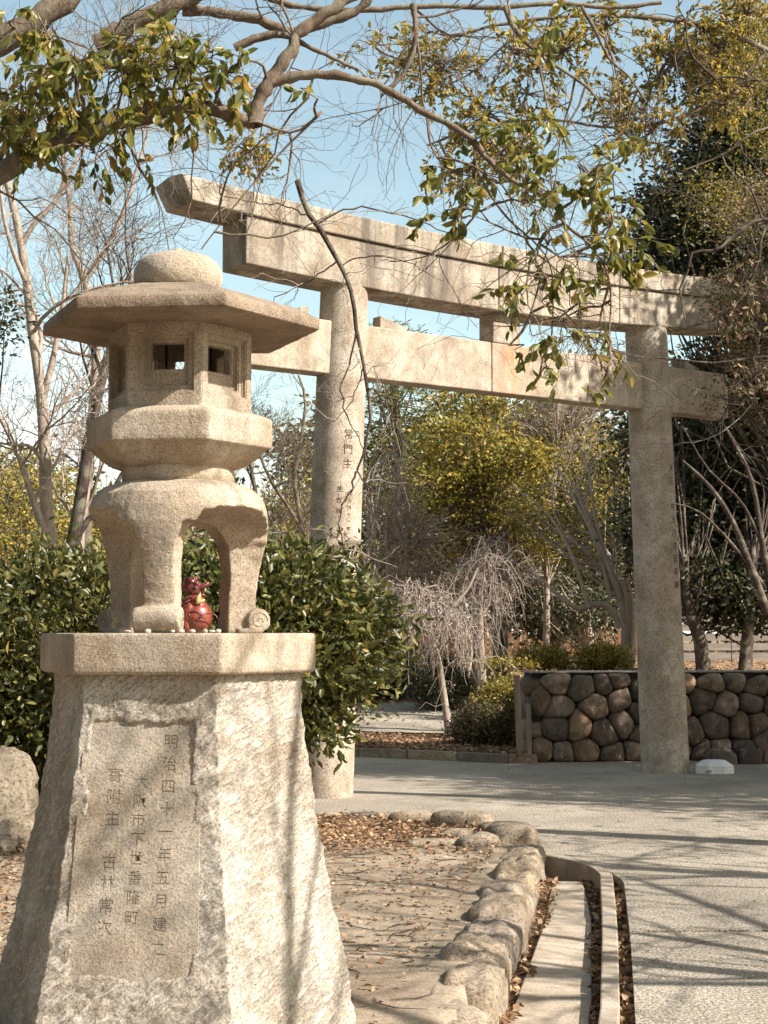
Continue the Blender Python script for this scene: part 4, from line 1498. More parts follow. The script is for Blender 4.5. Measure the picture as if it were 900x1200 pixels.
for _ in range(240):
    x = rng.uniform(-2.2, .9)
    y = rng.uniform(6.0, 13.2)
    if x > stone_x(y) - .3 or y > np.interp(x, BX, BY) - .1:
        continue
    a = rng.uniform(0, 6.28)
    l_ = rng.uniform(.06, .4)
    pp = [np.array([x + l_ * t * math.cos(a + t), y + l_ * t * math.sin(a + t)]) for t in (0, .33, .66, 1)]
    w.add([(p[0], p[1], float(hgt(p[0:1], p[1:2])[0]) + .007) for p in pp], [.003, .003, .0025, .001], 3)
link('fallen_twigs', w.mesh('fallen_twigs'), B_dark, stuff=True)

# ------------------------------------------------------------------ shrubs
def shrub(name, label, cen_, rad, n, leaf, mat, wid=.46, seed=1, stem=True, base=None, per=34, rc=.26, cat='shrub', tmpl=LT4, group=None):
    base = base or (cen_[0], cen_[1])
    zb_ = float(hgt(np.array([base[0]]), np.array([base[1]]))[0])
    root = thing(name, label, cat, (base[0], base[1], zb_), 0, group)
    C = clumps(cen_, rad, int(n * .72), .80)
    C2 = clumps(cen_, np.asarray(rad) * .68, n - int(n * .72), .5)
    C = np.concatenate([C, C2])
    C = C[C[:, 2] > zb_ + .05]
    k = len(C)
    out_ = nrm(C - np.asarray(cen_) + np.array([0, 0, .15]))
    P = (C[:, None, :] + rng.normal(0, 1, (k, per, 3)) * rc * .5).reshape(-1, 3)
    D = (out_[:, None, :] * .7 + rng.normal(0, .75, (k, per, 3)) + np.array([0, 0, .05])).reshape(-1, 3)
    kk = P[:, 2] > zb_ + .03
    P, D = P[kk], D[kk]
    link('foliage', leaves('foliage', P, D, rng.uniform(.45, 1.35, len(P)) * leaf, wid, tmpl), mat, root, stuff=True)
    w = Wood()
    for q in C[:: max(1, k // 90)]:
        b0 = np.array([base[0] + rng.normal(0, .05), base[1] + rng.normal(0, .05), zb_ - .03])
        w.add(spline([b0, b0 * .55 + q * .45 + np.array([0, 0, .12 * rad[2]]), q], 6), np.linspace(.022, .005, 6), 4)
    link('stems', w.mesh('stems'), B_dark, root)
    return root
shrub('camellia_shrub', 'large glossy evergreen shrub between the lantern pedestal and the left gate pillar', (-1.02, 12.5, 1.50), (1.07, .95, .76), 600, .088, L_bush, base=(-1.1, 12.6))
shrub('camellia_shrub', 'dense glossy evergreen shrub left of the pedestal behind the upright rock', (-2.75, 13.0, 1.18), (.95, .9, 1.02), 520, .085, L_bush, base=(-2.7, 13.0))
shrub('camellia_shrub', 'evergreen shrub at the left edge with lighter young leaves', (-3.95, 13.6, 1.1), (.85, .9, 1.15), 330, .085, L_bush, base=(-3.9, 13.6))
# azaleas and clipped bushes beyond the litter bed
azs = [((1.32, 20.6, .28), (.36, .38, .32), L_azalea, 'rounded bronze green azalea bush beside the wooden posts'),
       ((1.75, 22.0, .52), (.42, .45, .40), L_yel, 'yellow green bush rising behind the end of the boulder wall'),
       ((.95, 26.6, .72), (.5, .5, .42), L_dark, 'dark round bush left of the pale straight trunk beyond the rear footpath'),
       ((.1, 28.4, .85), (.6, .6, .5), L_dark, 'dark clipped bush behind the weeping cherry trunk'),
       ((2.0, 25.2, .85), (.6, .5, .28), L_yel, 'bright sunlit bush behind the boulder wall near its left end'),
       ((2.75, 26.5, 1.10), (.5, .5, .22), L_yel, 'low bright yellow bush behind the wall left of the curved tree'),
       ((3.7, 26.0, 1.12), (.42, .4, .28), L_yel, 'small bright bush between the curved tree and the right pillar'),
       ((-.9, 28.6, .8), (.8, .6, .5), L_azalea, 'brownish bush at the far edge of the rear footpath')]
for i, (cn, rd_, mt, lb) in enumerate(azs):
    shrub('azalea_bush', lb, cn, rd_, 190, .05, mt, .5, base=(cn[0], cn[1]), per=46, rc=.15, cat='bush', tmpl=LT2)

# ------------------------------------------------------------------ fences behind
def wood_fence(label, a, b, z, hgt_, board, mat, n=None, horizontal=True):
    root = thing('wooden_fence', label, 'fence', (*a, z))
    a = np.array(a)
    b = np.array(b)
    Ln = np.linalg.norm(b - a)
    d = (b - a) / Ln
    ang_ = math.atan2(d[1], d[0])
    Mr = Matrix.Rotation(ang_, 3, 'Z')
    np_ = int(Ln / 1.8)
    for i in range(np_ + 1):
        q = a + d * (i * Ln / np_)
        m = MB()
        m.box((q[0], q[1], z + hgt_ / 2), (.12, .12, hgt_ + .06), Mr)
        link('post', m.mesh(), mat, root)
    if horizontal:
        k = int(hgt_ / board)
        for j in range(k):
            for i in range(np_):
                q = a + d * ((i + .5) * Ln / np_) + np.array([d[1], -d[0]]) * .08
                m = MB()
                m.box((q[0], q[1], z + .04 + board * (j + .5)), (Ln / np_ - .02, .03, board * .74), Mr)
                link('board', m.mesh(), mat, root)
    else:
        for zz_ in (.2, hgt_ * .85):
            m = MB()
            q = (a + b) / 2
            m.box((q[0], q[1], z + zz_), (Ln, .05, .08), Mr)
            link('rail', m.mesh(), mat, root)
        k = int(Ln / board)
        for i in range(k):
            q = a + d * ((i + .5) * board) + np.array([d[1], -d[0]]) * .05
            m = MB()
            m.box((q[0], q[1], z + hgt_ / 2), (board * .82, .025, hgt_ - .05), Mr)
            link('board', m.mesh(), mat, root)
    return root
M_fgrey = simple('grey_boards', (0.20, 0.17, 0.145), .85, 9, .35, .5, stretch=(.1, 1, 1))
M_fred = simple('orange_brown_boards', (0.36, 0.20, 0.11), .8, 9, .3, .5, stretch=(1, 1, .15))
wood_fence('grey fence of horizontal boards behind the trees right of the gate', (5.6, 33.5), (11.5, 34.2), .95, 1.05, .21, M_fgrey)
wood_fence('orange brown fence of upright boards seen behind the pale bare trunks', (-1.5, 42), (6.6, 40), .88, 1.15, .22, M_fred, horizontal=False)

# ------------------------------------------------------------------ bare trees at the left
def bare_tree(label, trunk, r0, cfg, starts, mat, r1=None, name='bare_tree', forks=(), group=None, d0=None):
    root = thing(name, label, 'tree', tuple(trunk[0]), 0, group)
    w = Wood()
    sp = spline(trunk, 20)
    w.add(sp, np.linspace(r0, r1 or r0 * .4, 20), 9)
    b = Wood()
    tips = []
    limbs = [(sp, r0, r1 or r0 * .4)]
    for pth, ra, rb in forks:
        s2 = spline(pth, 14)
        w.add(s2, np.linspace(ra, rb, 14), 7)
        limbs.append((s2, ra, rb))
    link('trunk', w.mesh('trunk'), mat, root)
    for k in range(starts):
        s2, ra, rb = limbs[k % len(limbs)]
        t = rng.uniform(.35, 1)
        i = min(int(t * (len(s2) - 1)), len(s2) - 2)
        d = nrm(s2[i + 1] - s2[i])
        nd = nrm(d * .6 + rng.normal(0, .6, 3) + np.array([0, 0, .25]))
        rr = (ra + (rb - ra) * t) * .5
        grow(b, s2[i], nd, cfg['L'] * rng.uniform(.6, 1.1), min(rr, cfg.get('rb', .03)), 1, cfg, tips)
    link('branches', b.mesh('branches'), mat, root)
    return root, tips
BT = dict(L=1.5, wander=.2, up=.05, seg=6, kids=[6, 6, 6, 5], max=4, ang=(25, 65), ratio=(.5, .75), rr=.6, t0=.2, rmin=.0022, taper=.3, rb=.028)
A_ = lambda D_, *pp: [at(x, y, D_) for x, y in pp]
bare_tree('bare pale barked tree standing left of the lantern roof, forking high', A_(16.5, (66, 800), (62, 680), (54, 590), (52, 520), (47, 450), (38, 390), (30, 320), (20, 262), (8, 212), (-8, 165)), .085, BT, 16, B_pale, .035,
          forks=[(A_(16.5, (50, 470), (62, 420), (72, 370), (80, 300)), .04, .018), (A_(16.5, (24, 290), (40, 262), (62, 240), (82, 200), (110, 160), (140, 130)), .032, .014), (A_(16.3, (58, 640), (40, 590), (20, 530), (-10, 470)), .045, .02), (A_(16.4, (30, 330), (14, 290), (4, 250), (-2, 190)), .03, .015)])
bare_tree('bare tree whose upper limbs spread just behind the lantern roof', A_(18.5, (82, 800), (90, 640), (100, 560), (110, 480), (112, 410), (104, 350), (96, 320)), .11, BT, 14, B_pale, .05,
          forks=[(A_(18.5, (96, 320), (84, 285), (82, 240), (74, 190), (70, 140)), .045, .018), (A_(18.5, (98, 330), (125, 290), (148, 240), (160, 200), (175, 150)), .042, .016)])
bare_tree('dark bare leaning trunk directly left of the lantern base', A_(17.6, (68, 800), (78, 680), (92, 600), (104, 520), (118, 450), (140, 380), (170, 330)), .10, BT, 8, B_dark, .04,
          forks=[(A_(17.6, (76, 690), (96, 620), (124, 590), (150, 545), (190, 510)), .045, .018)])
bare_tree('slender bare tree between the lantern and the left gate pillar', A_(19.5, (357, 800), (358, 650), (352, 608), (345, 560), (352, 520), (358, 470), (350, 440)), .05, dict(BT, L=1.1), 10, B_mid, .015,
          forks=[(A_(19.5, (354, 620), (335, 590), (316, 560), (300, 520), (292, 480)), .03, .012)])
bare_tree('dark bare sapling leaning just right of the lantern base', A_(18.2, (322, 800), (314, 700), (306, 640), (300, 580), (288, 520), (276, 470)), .05, dict(BT, L=.9), 6, B_dark, .015)

# ------------------------------------------------------------------ weeping cherries
def weeping(label, trunk, r0, n, reach, drop, mat, hh=.35, forks=()):
    root = thing('weeping_cherry', label, 'tree', tuple(trunk[0]))
    w = Wood()
    sp = spline(trunk, 16)
    w.add(sp, np.linspace(r0, r0 * .5, 16), 9)
    for pth, ra, rb in forks:
        w.add(spline(pth, 12), np.linspace(ra, rb, 12), 6)
    link('trunk', w.mesh('trunk'), mat, root)
    b = Wood()
    for k in range(n):
        s = sp[int(rng.uniform(9, 15.9))]
        a = rng.uniform(0, 2 * math.pi)
        rch = reach * rng.uniform(.4, 1)
        d = np.array([math.cos(a), math.sin(a), 0])
        up_ = hh * rng.uniform(.4, 1.5)
        mid = s + d * rch * .45 + np.array([0, 0, up_])
        e1 = s + d * rch * .9 + np.array([0, 0, up_ * .7])
        pth = spline([s, mid, e1, e1 + d * .1 + np.array([0, 0, -drop * rng.uniform(.3, .6)])], 10) + rng.normal(0, .025, (10, 3))
        b.add(pth, np.linspace(.016, .005, 10), 4)
        for _ in range(9):
            i = int(rng.integers(2, 10))
            q = pth[i]
            dd = rng.normal(0, .22, 3) * np.array([1, 1, .5])
            ln = drop * rng.uniform(.35, 1.0)
            p2 = spline([q, q + dd * .8 + np.array([0, 0, .06]), q + dd * 1.4 + np.array([0, 0, -ln * .5]), q + dd * 1.6 + np.array([0, 0, -ln])], 7) + rng.normal(0, .012, (7, 3))
            b.add(p2, np.linspace(.0065, .0028, 7), 3)
            for _ in range(3):
                j = int(rng.integers(1, 6))
                v = rng.normal(0, .13, 3)
                b.add([p2[j], p2[j] + v * .6 + [0, 0, .01], p2[j] + v + [0, 0, -.12]], [.004, .003, .002], 3)
    link('branches', b.mesh('branches'), B_twig, root)
weeping('weeping bare tree with pale drooping twigs beside the large shrub', A_(22.8, (527, 870), (521, 820), (513, 770), (504, 745), (494, 728), (486, 712)), .06, 19, .85, .6, B_pale,
        forks=[(A_(22.8, (506, 745), (530, 712), (548, 690), (560, 665)), .04, .016)])
weeping('taller weeping bare tree with a straight pale trunk left of the boulder wall', A_(25.5, (568, 824), (564, 780), (562, 730), (562, 700), (562, 672), (561, 650)), .085, 16, .7, .7, B_pale, .22,
        forks=[(A_(25.5, (563, 725), (578, 700), (592, 690), (600, 705)), .035, .014)])

# ------------------------------------------------------------------ broadleaf trees in the middle distance and beyond
def cr(px, py, D_, rpx, rpy, n, depth=1.0):
    s = D_ / F
    return (at(px, py, D_), (rpx * s, rpx * s * depth, rpy * s), n)
broadleaf('camphor_tree', 'yellow green leafy tree filling the middle of the gate opening', A_(30, (588, 800), (580, 700), (572, 620), (565, 540)), .14, [cr(545, 520, 30, 60, 34, 60), cr(600, 545, 29, 44, 26, 36), cr(512, 575, 29.5, 44, 26, 40), cr(585, 600, 30, 56, 24, 44), cr(520, 635, 30, 40, 18, 20), cr(550, 470, 30.5, 40, 22, 30), cr(630, 500, 31, 36, 24, 22), cr(615, 640, 30.5, 40, 18, 20)], L_yel, B_mid, .11, 60, .42, twigs=1, flat=.45)
broadleaf('broadleaf_tree', 'deep green tree standing behind the yellow green crown in the gate opening', A_(38, (560, 800), (560, 680), (556, 580)), .2, [cr(560, 560, 38, 90, 90, 190), cr(500, 620, 38, 50, 50, 60), cr(610, 620, 38, 60, 60, 70)], L_oak, B_dark, .14, 60, .6)
broadleaf('camphor_tree', 'golden leafed branchy tree right of centre under the tie beam', A_(27, (735, 790), (732, 720), (712, 660), (690, 610), (668, 560)), .11, [cr(640, 590, 28, 50, 40, 34), cr(690, 560, 29, 50, 60, 44), cr(672, 640, 28, 45, 28, 22)], L_yel, B_pale, .085, 44, .42, r1=.02,
          extra=[(A_(26.6, (728, 735), (715, 712), (698, 706), (682, 714), (664, 706), (640, 684), (612, 662)), .075, .02), (A_(27, (716, 700), (700, 640), (676, 590), (650, 540)), .05, .015), (A_(27, (712, 660), (696, 600), (690, 550), (668, 500)), .04, .012), (A_(27, (735, 780), (737, 740), (736, 700), (730, 680)), .15, .09), (A_(26.5, (690, 712), (670, 650), (640, 600), (600, 570)), .04, .01)], flat=.5)
broadleaf('pine_tree', 'pine with olive needle tufts showing above the tie beam', A_(33, (470, 800), (468, 640), (466, 520), (462, 420)), .16, [cr(462, 405, 33, 36, 26, 26), cr(480, 470, 33, 50, 30, 34), cr(450, 520, 33, 42, 26, 22), cr(505, 505, 33, 30, 20, 14)], L_pine, B_mid, .16, 60, .42, flat=.35, wid=.16)
broadleaf('evergreen_tree', 'dark evergreen behind the pale branches left of the right pillar', A_(36, (655, 800), (655, 700), (660, 600)), .2, [cr(665, 650, 37, 76, 95, 280), cr(640, 700, 36, 48, 40, 80), cr(700, 560, 38, 66, 66, 130)], L_dark, B_dark, .15, 64, .6)
broadleaf('evergreen_tree', 'low evergreen with hanging dark leaves and a whitish trunk behind the wall', A_(31, (692, 800), (690, 750), (688, 720)), .16, [cr(690, 715, 31, 42, 26, 34), cr(640, 690, 32, 34, 30, 26)], L_dark, B_pale, .10, 50, .4)
broadleaf('evergreen_tree', 'dark evergreen with a leaning trunk immediately right of the right pillar', A_(24.5, (826, 800), (820, 750), (808, 715), (800, 650)), .13, [cr(800, 620, 26, 60, 50, 120), cr(822, 690, 25, 48, 34, 60), cr(800, 500, 27, 64, 60, 120)], L_dark, B_dark, .12, 64, .45)
broadleaf('evergreen_tree', 'dark evergreen near the right edge with a straight dark trunk', A_(24.5, (872, 800), (876, 745), (880, 700), (882, 640)), .12, [cr(880, 700, 25, 52, 34, 70), cr(900, 620, 26, 60, 55, 110), cr(880, 540, 26, 60, 55, 110)], L_dark, B_dark, .12, 64, .45,
          extra=[(A_(23.5, (900, 720), (880, 665), (858, 610), (832, 570), (800, 540)), .07, .02), (A_(23.5, (905, 700), (892, 630), (880, 560), (850, 500)), .06, .02), (A_(23.5, (898, 690), (860, 640), (820, 600), (790, 590)), .035, .01), (A_(23.5, (898, 650), (870, 590), (830, 550), (800, 500)), .03, .01)])
broadleaf('tall_evergreen_tree', 'tall dark evergreen rising above the right end of the gate', A_(25, (930, 800), (920, 600), (890, 400), (850, 250)), .25, [cr(835, 250, 25, 85, 60, 150), cr(800, 300, 25, 60, 30, 60), cr(880, 180, 25, 75, 70, 150), cr(900, 320, 24.5, 80, 70, 130), cr(880, 430, 25, 70, 50, 90), cr(870, 80, 25, 60, 50, 60)], L_dark, B_dark, .12, 64, .5)
broadleaf('maple_tree', 'russet leaved tree at the right edge overlapping the gate end', A_(17, (1000, 860), (990, 600), (965, 450), (930, 380)), .10, [cr(880, 345, 17, 38, 36, 44), cr(905, 410, 17.2, 50, 40, 40), cr(850, 470, 17.6, 14, 10, 3), cr(890, 250, 18, 34, 34, 20), cr(905, 480, 17.5, 30, 24, 12)], L_red, B_dark, .05, 78, .34, limbs=.4)
broadleaf('broadleaf_tree', 'yellowish leaved tree high in the upper right corner', A_(21, (1010, 860), (1000, 500), (960, 250), (920, 120)), .14, [cr(880, 50, 21, 50, 60, 60), cr(845, 235, 22, 45, 36, 22), cr(905, 150, 21, 34, 34, 20)], L_yel, B_dark, .055, 84, .42, limbs=.4)
broadleaf('leafless_thicket', 'brown twiggy shrub tree behind the right side of the left pillar', A_(28, (455, 800), (455, 700), (452, 620)), .06, [cr(455, 600, 28, 38, 80, 40), cr(490, 640, 28, 40, 50, 26)], L_tan, B_twig, .07, 26, .5, twigs=12)
broadleaf('leafless_thicket', 'brown twiggy tree between the golden crown and the right pillar', A_(31, (640, 800), (640, 640), (630, 520)), .08, [cr(640, 500, 31, 70, 40, 50), cr(690, 440, 31, 60, 50, 34)], L_tan, B_twig, .07, 24, .55, twigs=12)
broadleaf('leafless_thicket', 'brown twiggy tree low between the two weeping trees', A_(31, (505, 800), (505, 700), (500, 650)), .06, [cr(510, 670, 31, 60, 40, 34), cr(600, 660, 32, 50, 50, 34)], L_tan, B_twig, .07, 24, .5, twigs=12)
broadleaf('broadleaf_tree', 'sunlit olive tree behind the bare trunks at the left edge', A_(24, (30, 800), (30, 680), (28, 620)), .12, [cr(20, 590, 24, 70, 60, 90), cr(100, 640, 23, 50, 45, 50), cr(-30, 650, 22, 50, 60, 40)], L_yel, B_mid, .075, 58, .42)
broadleaf('broadleaf_tree', 'low sunlit olive tree seen behind the lantern base', A_(25, (180, 800), (180, 700)), .1, [cr(190, 640, 25, 60, 50, 50), cr(300, 660, 26, 50, 45, 40)], L_tan, B_mid, .07, 50, .42, twigs=6)
broadleaf('broadleaf_tree', 'amber tinged tree between the lantern and the left pillar', A_(30, (330, 800), (332, 680), (330, 620)), .1, [cr(335, 610, 30, 44, 50, 40), cr(380, 560, 31, 36, 34, 20)], L_yel, B_mid, .075, 42, .45, twigs=6)
broadleaf('ivy_clad_tree', 'trunk wrapped in rusty climbing leaves left of the lantern light box', A_(19.5, (98, 800), (102, 600), (108, 480), (112, 420)), .09, [cr(108, 470, 19.5, 14, 60, 22)], L_red, B_mid, .05, 34, .2)
broadleaf('edge_evergreen', 'evergreen branch tip entering at the left edge at lantern roof height', A_(15, (-120, 800), (-80, 560), (-50, 420), (-20, 370)), .1, [cr(-6, 375, 15, 20, 44, 16), cr(-70, 450, 15, 50, 60, 30)], L_dark, B_dark, .06, 34, .22)
for i, (px, D_, y0_, y1_, r_) in enumerate(((538, 30, 800, 735, .05), (548, 31, 795, 720, .045), (586, 29, 800, 690, .11), (474, 31, 810, 730, .05))):
    lb = ['thin pale trunk just right of the first weeping tree', 'second thin pale trunk leaning against its neighbour right of the first weeping tree', 'stout shaded trunk right of the straight pale trunk', 'thin trunk left of the first weeping tree'][i]
    bare_tree(lb, A_(D_, (px, y0_), (px + 4, (y0_ + y1_) / 2), (px - 5, y1_), (px + 4, y1_ - 60)), r_, dict(BT, L=1.3, kids=[4, 4, 4, 4]), 6, B_pale if i != 2 else B_dark, r_ * .4, name='young_tree')

# far wood: one mass of crowns
C = []
for k in range(34):
    x = -34 + k * 2.1 + rng.uniform(-.6, .6)
    D_ = rng.uniform(50, 62)
    hh = rng.uniform(6.5, 8.2) + (3.8 if x > 3.5 else 0) + (2.2 if abs(x) < 3.5 else 0)
    C.append(clumps((x, D_, hh * .52), (2.3, 2.2, hh * .52), 84, .3))
C = np.concatenate(C)
P, D = puff(C, 62, 1.0, .7)
link('far_wood', leaves('far_wood', P, D, rng.uniform(.16, .34, len(P)), .55, LT2), leafmat('far_wood_leaf', [(0, (.025, .028, .012)), (.5, (.09, .08, .03)), (.85, (.24, .19, .06)), (1, (.30, .20, .12))], .7, .12), stuff=True)
w = Wood()
for k in range(420):
    x = rng.uniform(-34, 34)
    D_ = rng.uniform(47, 62)
    hh = rng.uniform(5.5, 9.5)
    a = np.array([x, D_, rng.uniform(.5, 4)])
    v = np.array([rng.normal(0, .9), rng.normal(0, .6), 0])
    w.add(spline([a, a + v * .5 + [0, 0, (hh - a[2]) * .6], a + v + [0, 0, hh - a[2]]], 5), [.05, .04, .03, .02, .01], 3)
    for _ in range(5):
        q = a + v * rng.uniform(.5, 1) + [0, 0, (hh - a[2]) * rng.uniform(.5, .9)]
        u = nrm(rng.normal(0, .6, 3) + [0, 0, .9]) * rng.uniform(.7, 1.8)
        w.add([q, q + u * .5 + rng.normal(0, .05, 3), q + u], [.018, .014, .006], 3)
link('far_bare_wood', w.mesh('far_bare_wood'), B_twig, stuff=True)

# ------------------------------------------------------------------ the great overhanging tree (trunk outside on the left)
def single_leafmat(name, stops):
    m = leafmat(name, stops, 0.4, 0.42)
    n = m.node_tree
    rmp = [x for x in n.nodes if x.type == 'VALTORGB'][0]
    oi = n.nodes.new('ShaderNodeObjectInfo')
    n.links.new(oi.outputs['Random'], rmp.inputs['Fac'])
    return m
OAK_ST = [(0, (0.07, 0.08, 0.015)), (0.5, (0.14, 0.14, 0.025)), (0.85, (0.25, 0.21, 0.04)), (1, (0.34, 0.2, 0.05))]
L_single = single_leafmat('olive_leaf_single', OAK_ST)
def leaf_frames(P, D, nup=0.5):
    D = nrm(D)
    Rn = rng.normal(0, 1, P.shape) + np.array([0, 0, nup])
    S = nrm(np.cross(D, Rn))
    U = np.cross(S, D)
    return D, S, U
def shoots(limbpts, clusters, leaf, per=7, droop=.5, ln=.22, up=0.0, dens=1.0):
    """clusters: (centre, radius, number of leafy shoots).  Returns twig paths and leaves."""
    w = Wood()
    LP, LD, LS = [], [], []
    for (c, rad, n) in clusters:
        n = int(n * dens)
        rad = np.asarray(rad) * np.ones(3)
        d2 = ((limbpts - c) ** 2).sum(1)
        near = np.argsort(d2)[:14]
        hub = c + rng.normal(0, .12, 3) * rad
        a = limbpts[near[0]]
        mid = (a + hub) / 2 + rng.normal(0, .05, 3)
        w.add(spline([a, mid, hub], 6), np.linspace(.012, .006, 6), 5)
        for _ in range(n):
            s = c + nrm(rng.normal(0, 1, 3)) * rad * rng.uniform(.15, 1) ** .6
            st = hub if rng.random() < .85 else limbpts[rng.choice(near)]
            v = nrm(s - st)
            e = s + (v * .6 + rng.normal(0, .35, 3) + np.array([0, 0, -droop + up])) * ln
            path = spline([st, (st + s) / 2 + rng.normal(0, .04, 3) + np.array([0, 0, .03]), s, e], 7)
            w.add(path, np.linspace(.0055, .0016, 7), 3)
            for k in range(per):
                t = .55 + .45 * (k + .5) / per
                i = min(int(t * 6), 5)
                q = path[i] + (path[i + 1] - path[i]) * (t * 6 - i)
                dd = nrm(path[i + 1] - path[i]) * .55 + rng.normal(0, .55, 3) + np.array([0, 0, -droop])
                LP.append(q)
                LD.append(dd)
                LS.append(leaf * rng.uniform(.6, 1.15))
    return w, np.array(LP), np.array(LD), np.array(LS)
def PX(D_, *pp):
    return [at(p[0], p[1], D_ + (p[2] if len(p) > 2 else 0)) for p in pp]
def hangtree(name, label, base, trunkpts, limbs, twigcfg, twigstarts, clusters, leaf, mat, bk, singles=0, per=7, droop=.5, ln=.22, wid=.42, trunk_r=.25, cat='tree', dens=1.0):
    root = thing(name, label, cat, base)
    w = Wood()
    if trunkpts is not None:
        sp = spline([base] + trunkpts, 14)
        w.add(sp, np.linspace(trunk_r * 1.2, trunk_r * .6, 14), 12)
        link('trunk', w.mesh('trunk'), bk, root)
    lb = Wood()
    for pth, ra, rb in limbs:
        n = max(8, int(len(pth) * 4))
        sp = spline(pth, n)
        sp[1:-1] += rng.normal(0, .25, (n - 2, 3)) * (ra * .35)
        rr = np.linspace(ra, rb, n) * (1 + .1 * rng.normal(0, 1, n))
        lb.add(sp, rr, 9 if ra > .03 else 6)
    lp = lb.pts()
    for pth, ra, rb in limbs:
        link('limb', (lambda q: q.mesh('limb'))(_one(lb, pth, ra, rb)), bk, root)
    tw = Wood()
    tips = []
    for k in range(twigstarts):
        pth, ra, rb = limbs[int(rng.integers(len(limbs)))] if not twigcfg.get('only') else limbs[twigcfg['only'][k % len(twigcfg['only'])]]
        sp = spline(pth, 24)
        i = int(rng.integers(3, 23))
        d = nrm(sp[i] - sp[i - 1])
        nd = nrm(d * .5 + rng.normal(0, .7, 3) + np.array([0, 0, twigcfg.get('bias', -.1)]))
        grow(tw, sp[i], nd, twigcfg['L'] * rng.uniform(.5, 1.1), twigcfg['rb'], 1, twigcfg, tips)
    sw, LP, LD, LS = shoots(lp, clusters, leaf, per, droop, ln, 0.0, dens)
    tw.t += sw.t
    link('twigs', tw.mesh('twigs'), bk, root, stuff=True)
    if singles:
        # the leaves that show largest in the picture become parts one by one
        sx = 450 + F * LP[:, 0] / LP[:, 1]
        sy = 742 - F * (LP[:, 2] - H) / LP[:, 1]
        vis = (sx > -5) & (sx < 905) & (sy > -5) & (sy < 640)
        score = np.where(vis, LS / LP[:, 1], 0)
        order = np.argsort(-score)
        one = order[:singles]
        rest = order[singles:]
        t, q, tr = LT4
        me = mesh_np('leaf', np.c_[t[:, 0], t[:, 1] * wid, t[:, 2]], np.array(q), None)
        me.materials.append(L_single)
        Dd, Ss, Uu_ = leaf_frames(LP[one], LD[one])
        inv = Matrix.Translation(-Vector(base))
        for k, j in enumerate(one):
            o = bpy.data.objects.new('leaf', me)
            COL.objects.link(o)
            o.parent = root
            M_ = Matrix(((Dd[k][0], Ss[k][0], Uu_[k][0], LP[j][0]), (Dd[k][1], Ss[k][1], Uu_[k][1], LP[j][1]), (Dd[k][2], Ss[k][2], Uu_[k][2], LP[j][2]), (0, 0, 0, 1)))
            o.matrix_local = inv @ M_ @ Matrix.Scale(float(LS[j]), 4)
    else:
        rest = np.arange(len(LP))
    link('foliage', leaves('foliage', LP[rest], LD[rest], LS[rest], wid, LT4), mat, root, stuff=True)
    return root
def _one(lb, pth, ra, rb):
    """the single-limb Wood that matches this limb's entry"""
    p0 = np.asarray(pth[0])
    for t in lb.t:
        if np.allclose(t[0][0], p0, atol=1e-6) and abs(t[1][-1] - rb) < rb * .6 + .01 and np.allclose(t[0][-1], np.asarray(pth[-1]), atol=1e-6):
            w = Wood()
            w.t = [t]
            return w
    raise RuntimeError('limb')
D1 = 9.2
limbs1 = [
    (PX(D1, (-215, 300, .1), (-100, 262), (0, 205), (35, 180), (80, 160), (130, 146), (178, 138), (193, 147)), .12, .032),
    (PX(D1, (-225, 260, .1), (-120, 150), (0, 48), (42, 26), (90, -12)), .12, .07),
    (PX(D1, (60, 168, .1), (110, 150), (180, 128), (245, 128), (285, 140), (300, 145)), .07, .04),
    (PX(D1, (298, 147), (304, 118), (318, 92), (342, 58), (350, 38), (380, 16), (418, -6)), .05, .03),
    (PX(D1, (312, 100), (345, 90), (385, 87), (425, 94), (455, 106), (500, 133), (545, 157), (590, 205), (637, 230), (662, 262), (664, 290)), .034, .008),
    (PX(D1 + .3, (112, 52), (150, 30), (200, 8), (240, -14)), .062, .05),
    (PX(D1 + .4, (214, 12), (250, 14), (300, 22), (333, 36), (352, 36), (415, 14), (440, -10)), .036, .028),
    (PX(D1 + .1, (275, 56), (305, 44), (335, 42), (372, 60), (420, 82)), .03, .008),
    (PX(D1 + .6, (296, -8), (350, 8), (420, 12), (500, 7), (580, 9), (650, 4), (720, 9), (775, 3)), .022, .014),
    (PX(D1 + .5, (484, 5), (487, 35), (484, 62), (468, 92), (452, 108)), .02, .014),
    (PX(D1 + .5, (592, 8), (602, 32), (630, 62), (662, 84), (690, 104), (708, 130)), .02, .006),
    (PX(D1 + .5, (628, 62), (638, 105), (644, 140), (655, 168)), .011, .004),
    (PX(D1 + .5, (682, 8), (697, 35), (715, 70), (735, 88), (758, 120)), .014, .005),
    (PX(D1, (300, 143), (345, 155), (378, 130), (328, 180), (276, 240), (236, 292)), .009, .0045),
    (PX(D1 - .1, (660, 262), (640, 272), (628, 296), (632, 330), (620, 372)), .010, .004),
    (PX(D1 - .1, (660, 262), (688, 284), (710, 316), (716, 355), (712, 400)), .010, .004),
    (PX(D1, (555, 165), (560, 200), (590, 250), (640, 300), (648, 350), (646, 400)), .009, .004),
    (PX(D1, (500, 135), (505, 170), (520, 200), (512, 228)), .008, .003),
    (PX(D1 + .2, (40, 28), (70, 60), (120, 78), (190, 70), (250, 60)), .03, .01),
    (PX(D1, (-20, 215), (20, 150), (60, 100), (110, 60)), .03, .01),
]
def cl(D_, x, y, rx, ry, n, dr=.35):
    s = D_ / F
    return (at(x, y, D_), (rx * s, dr, ry * s), n)
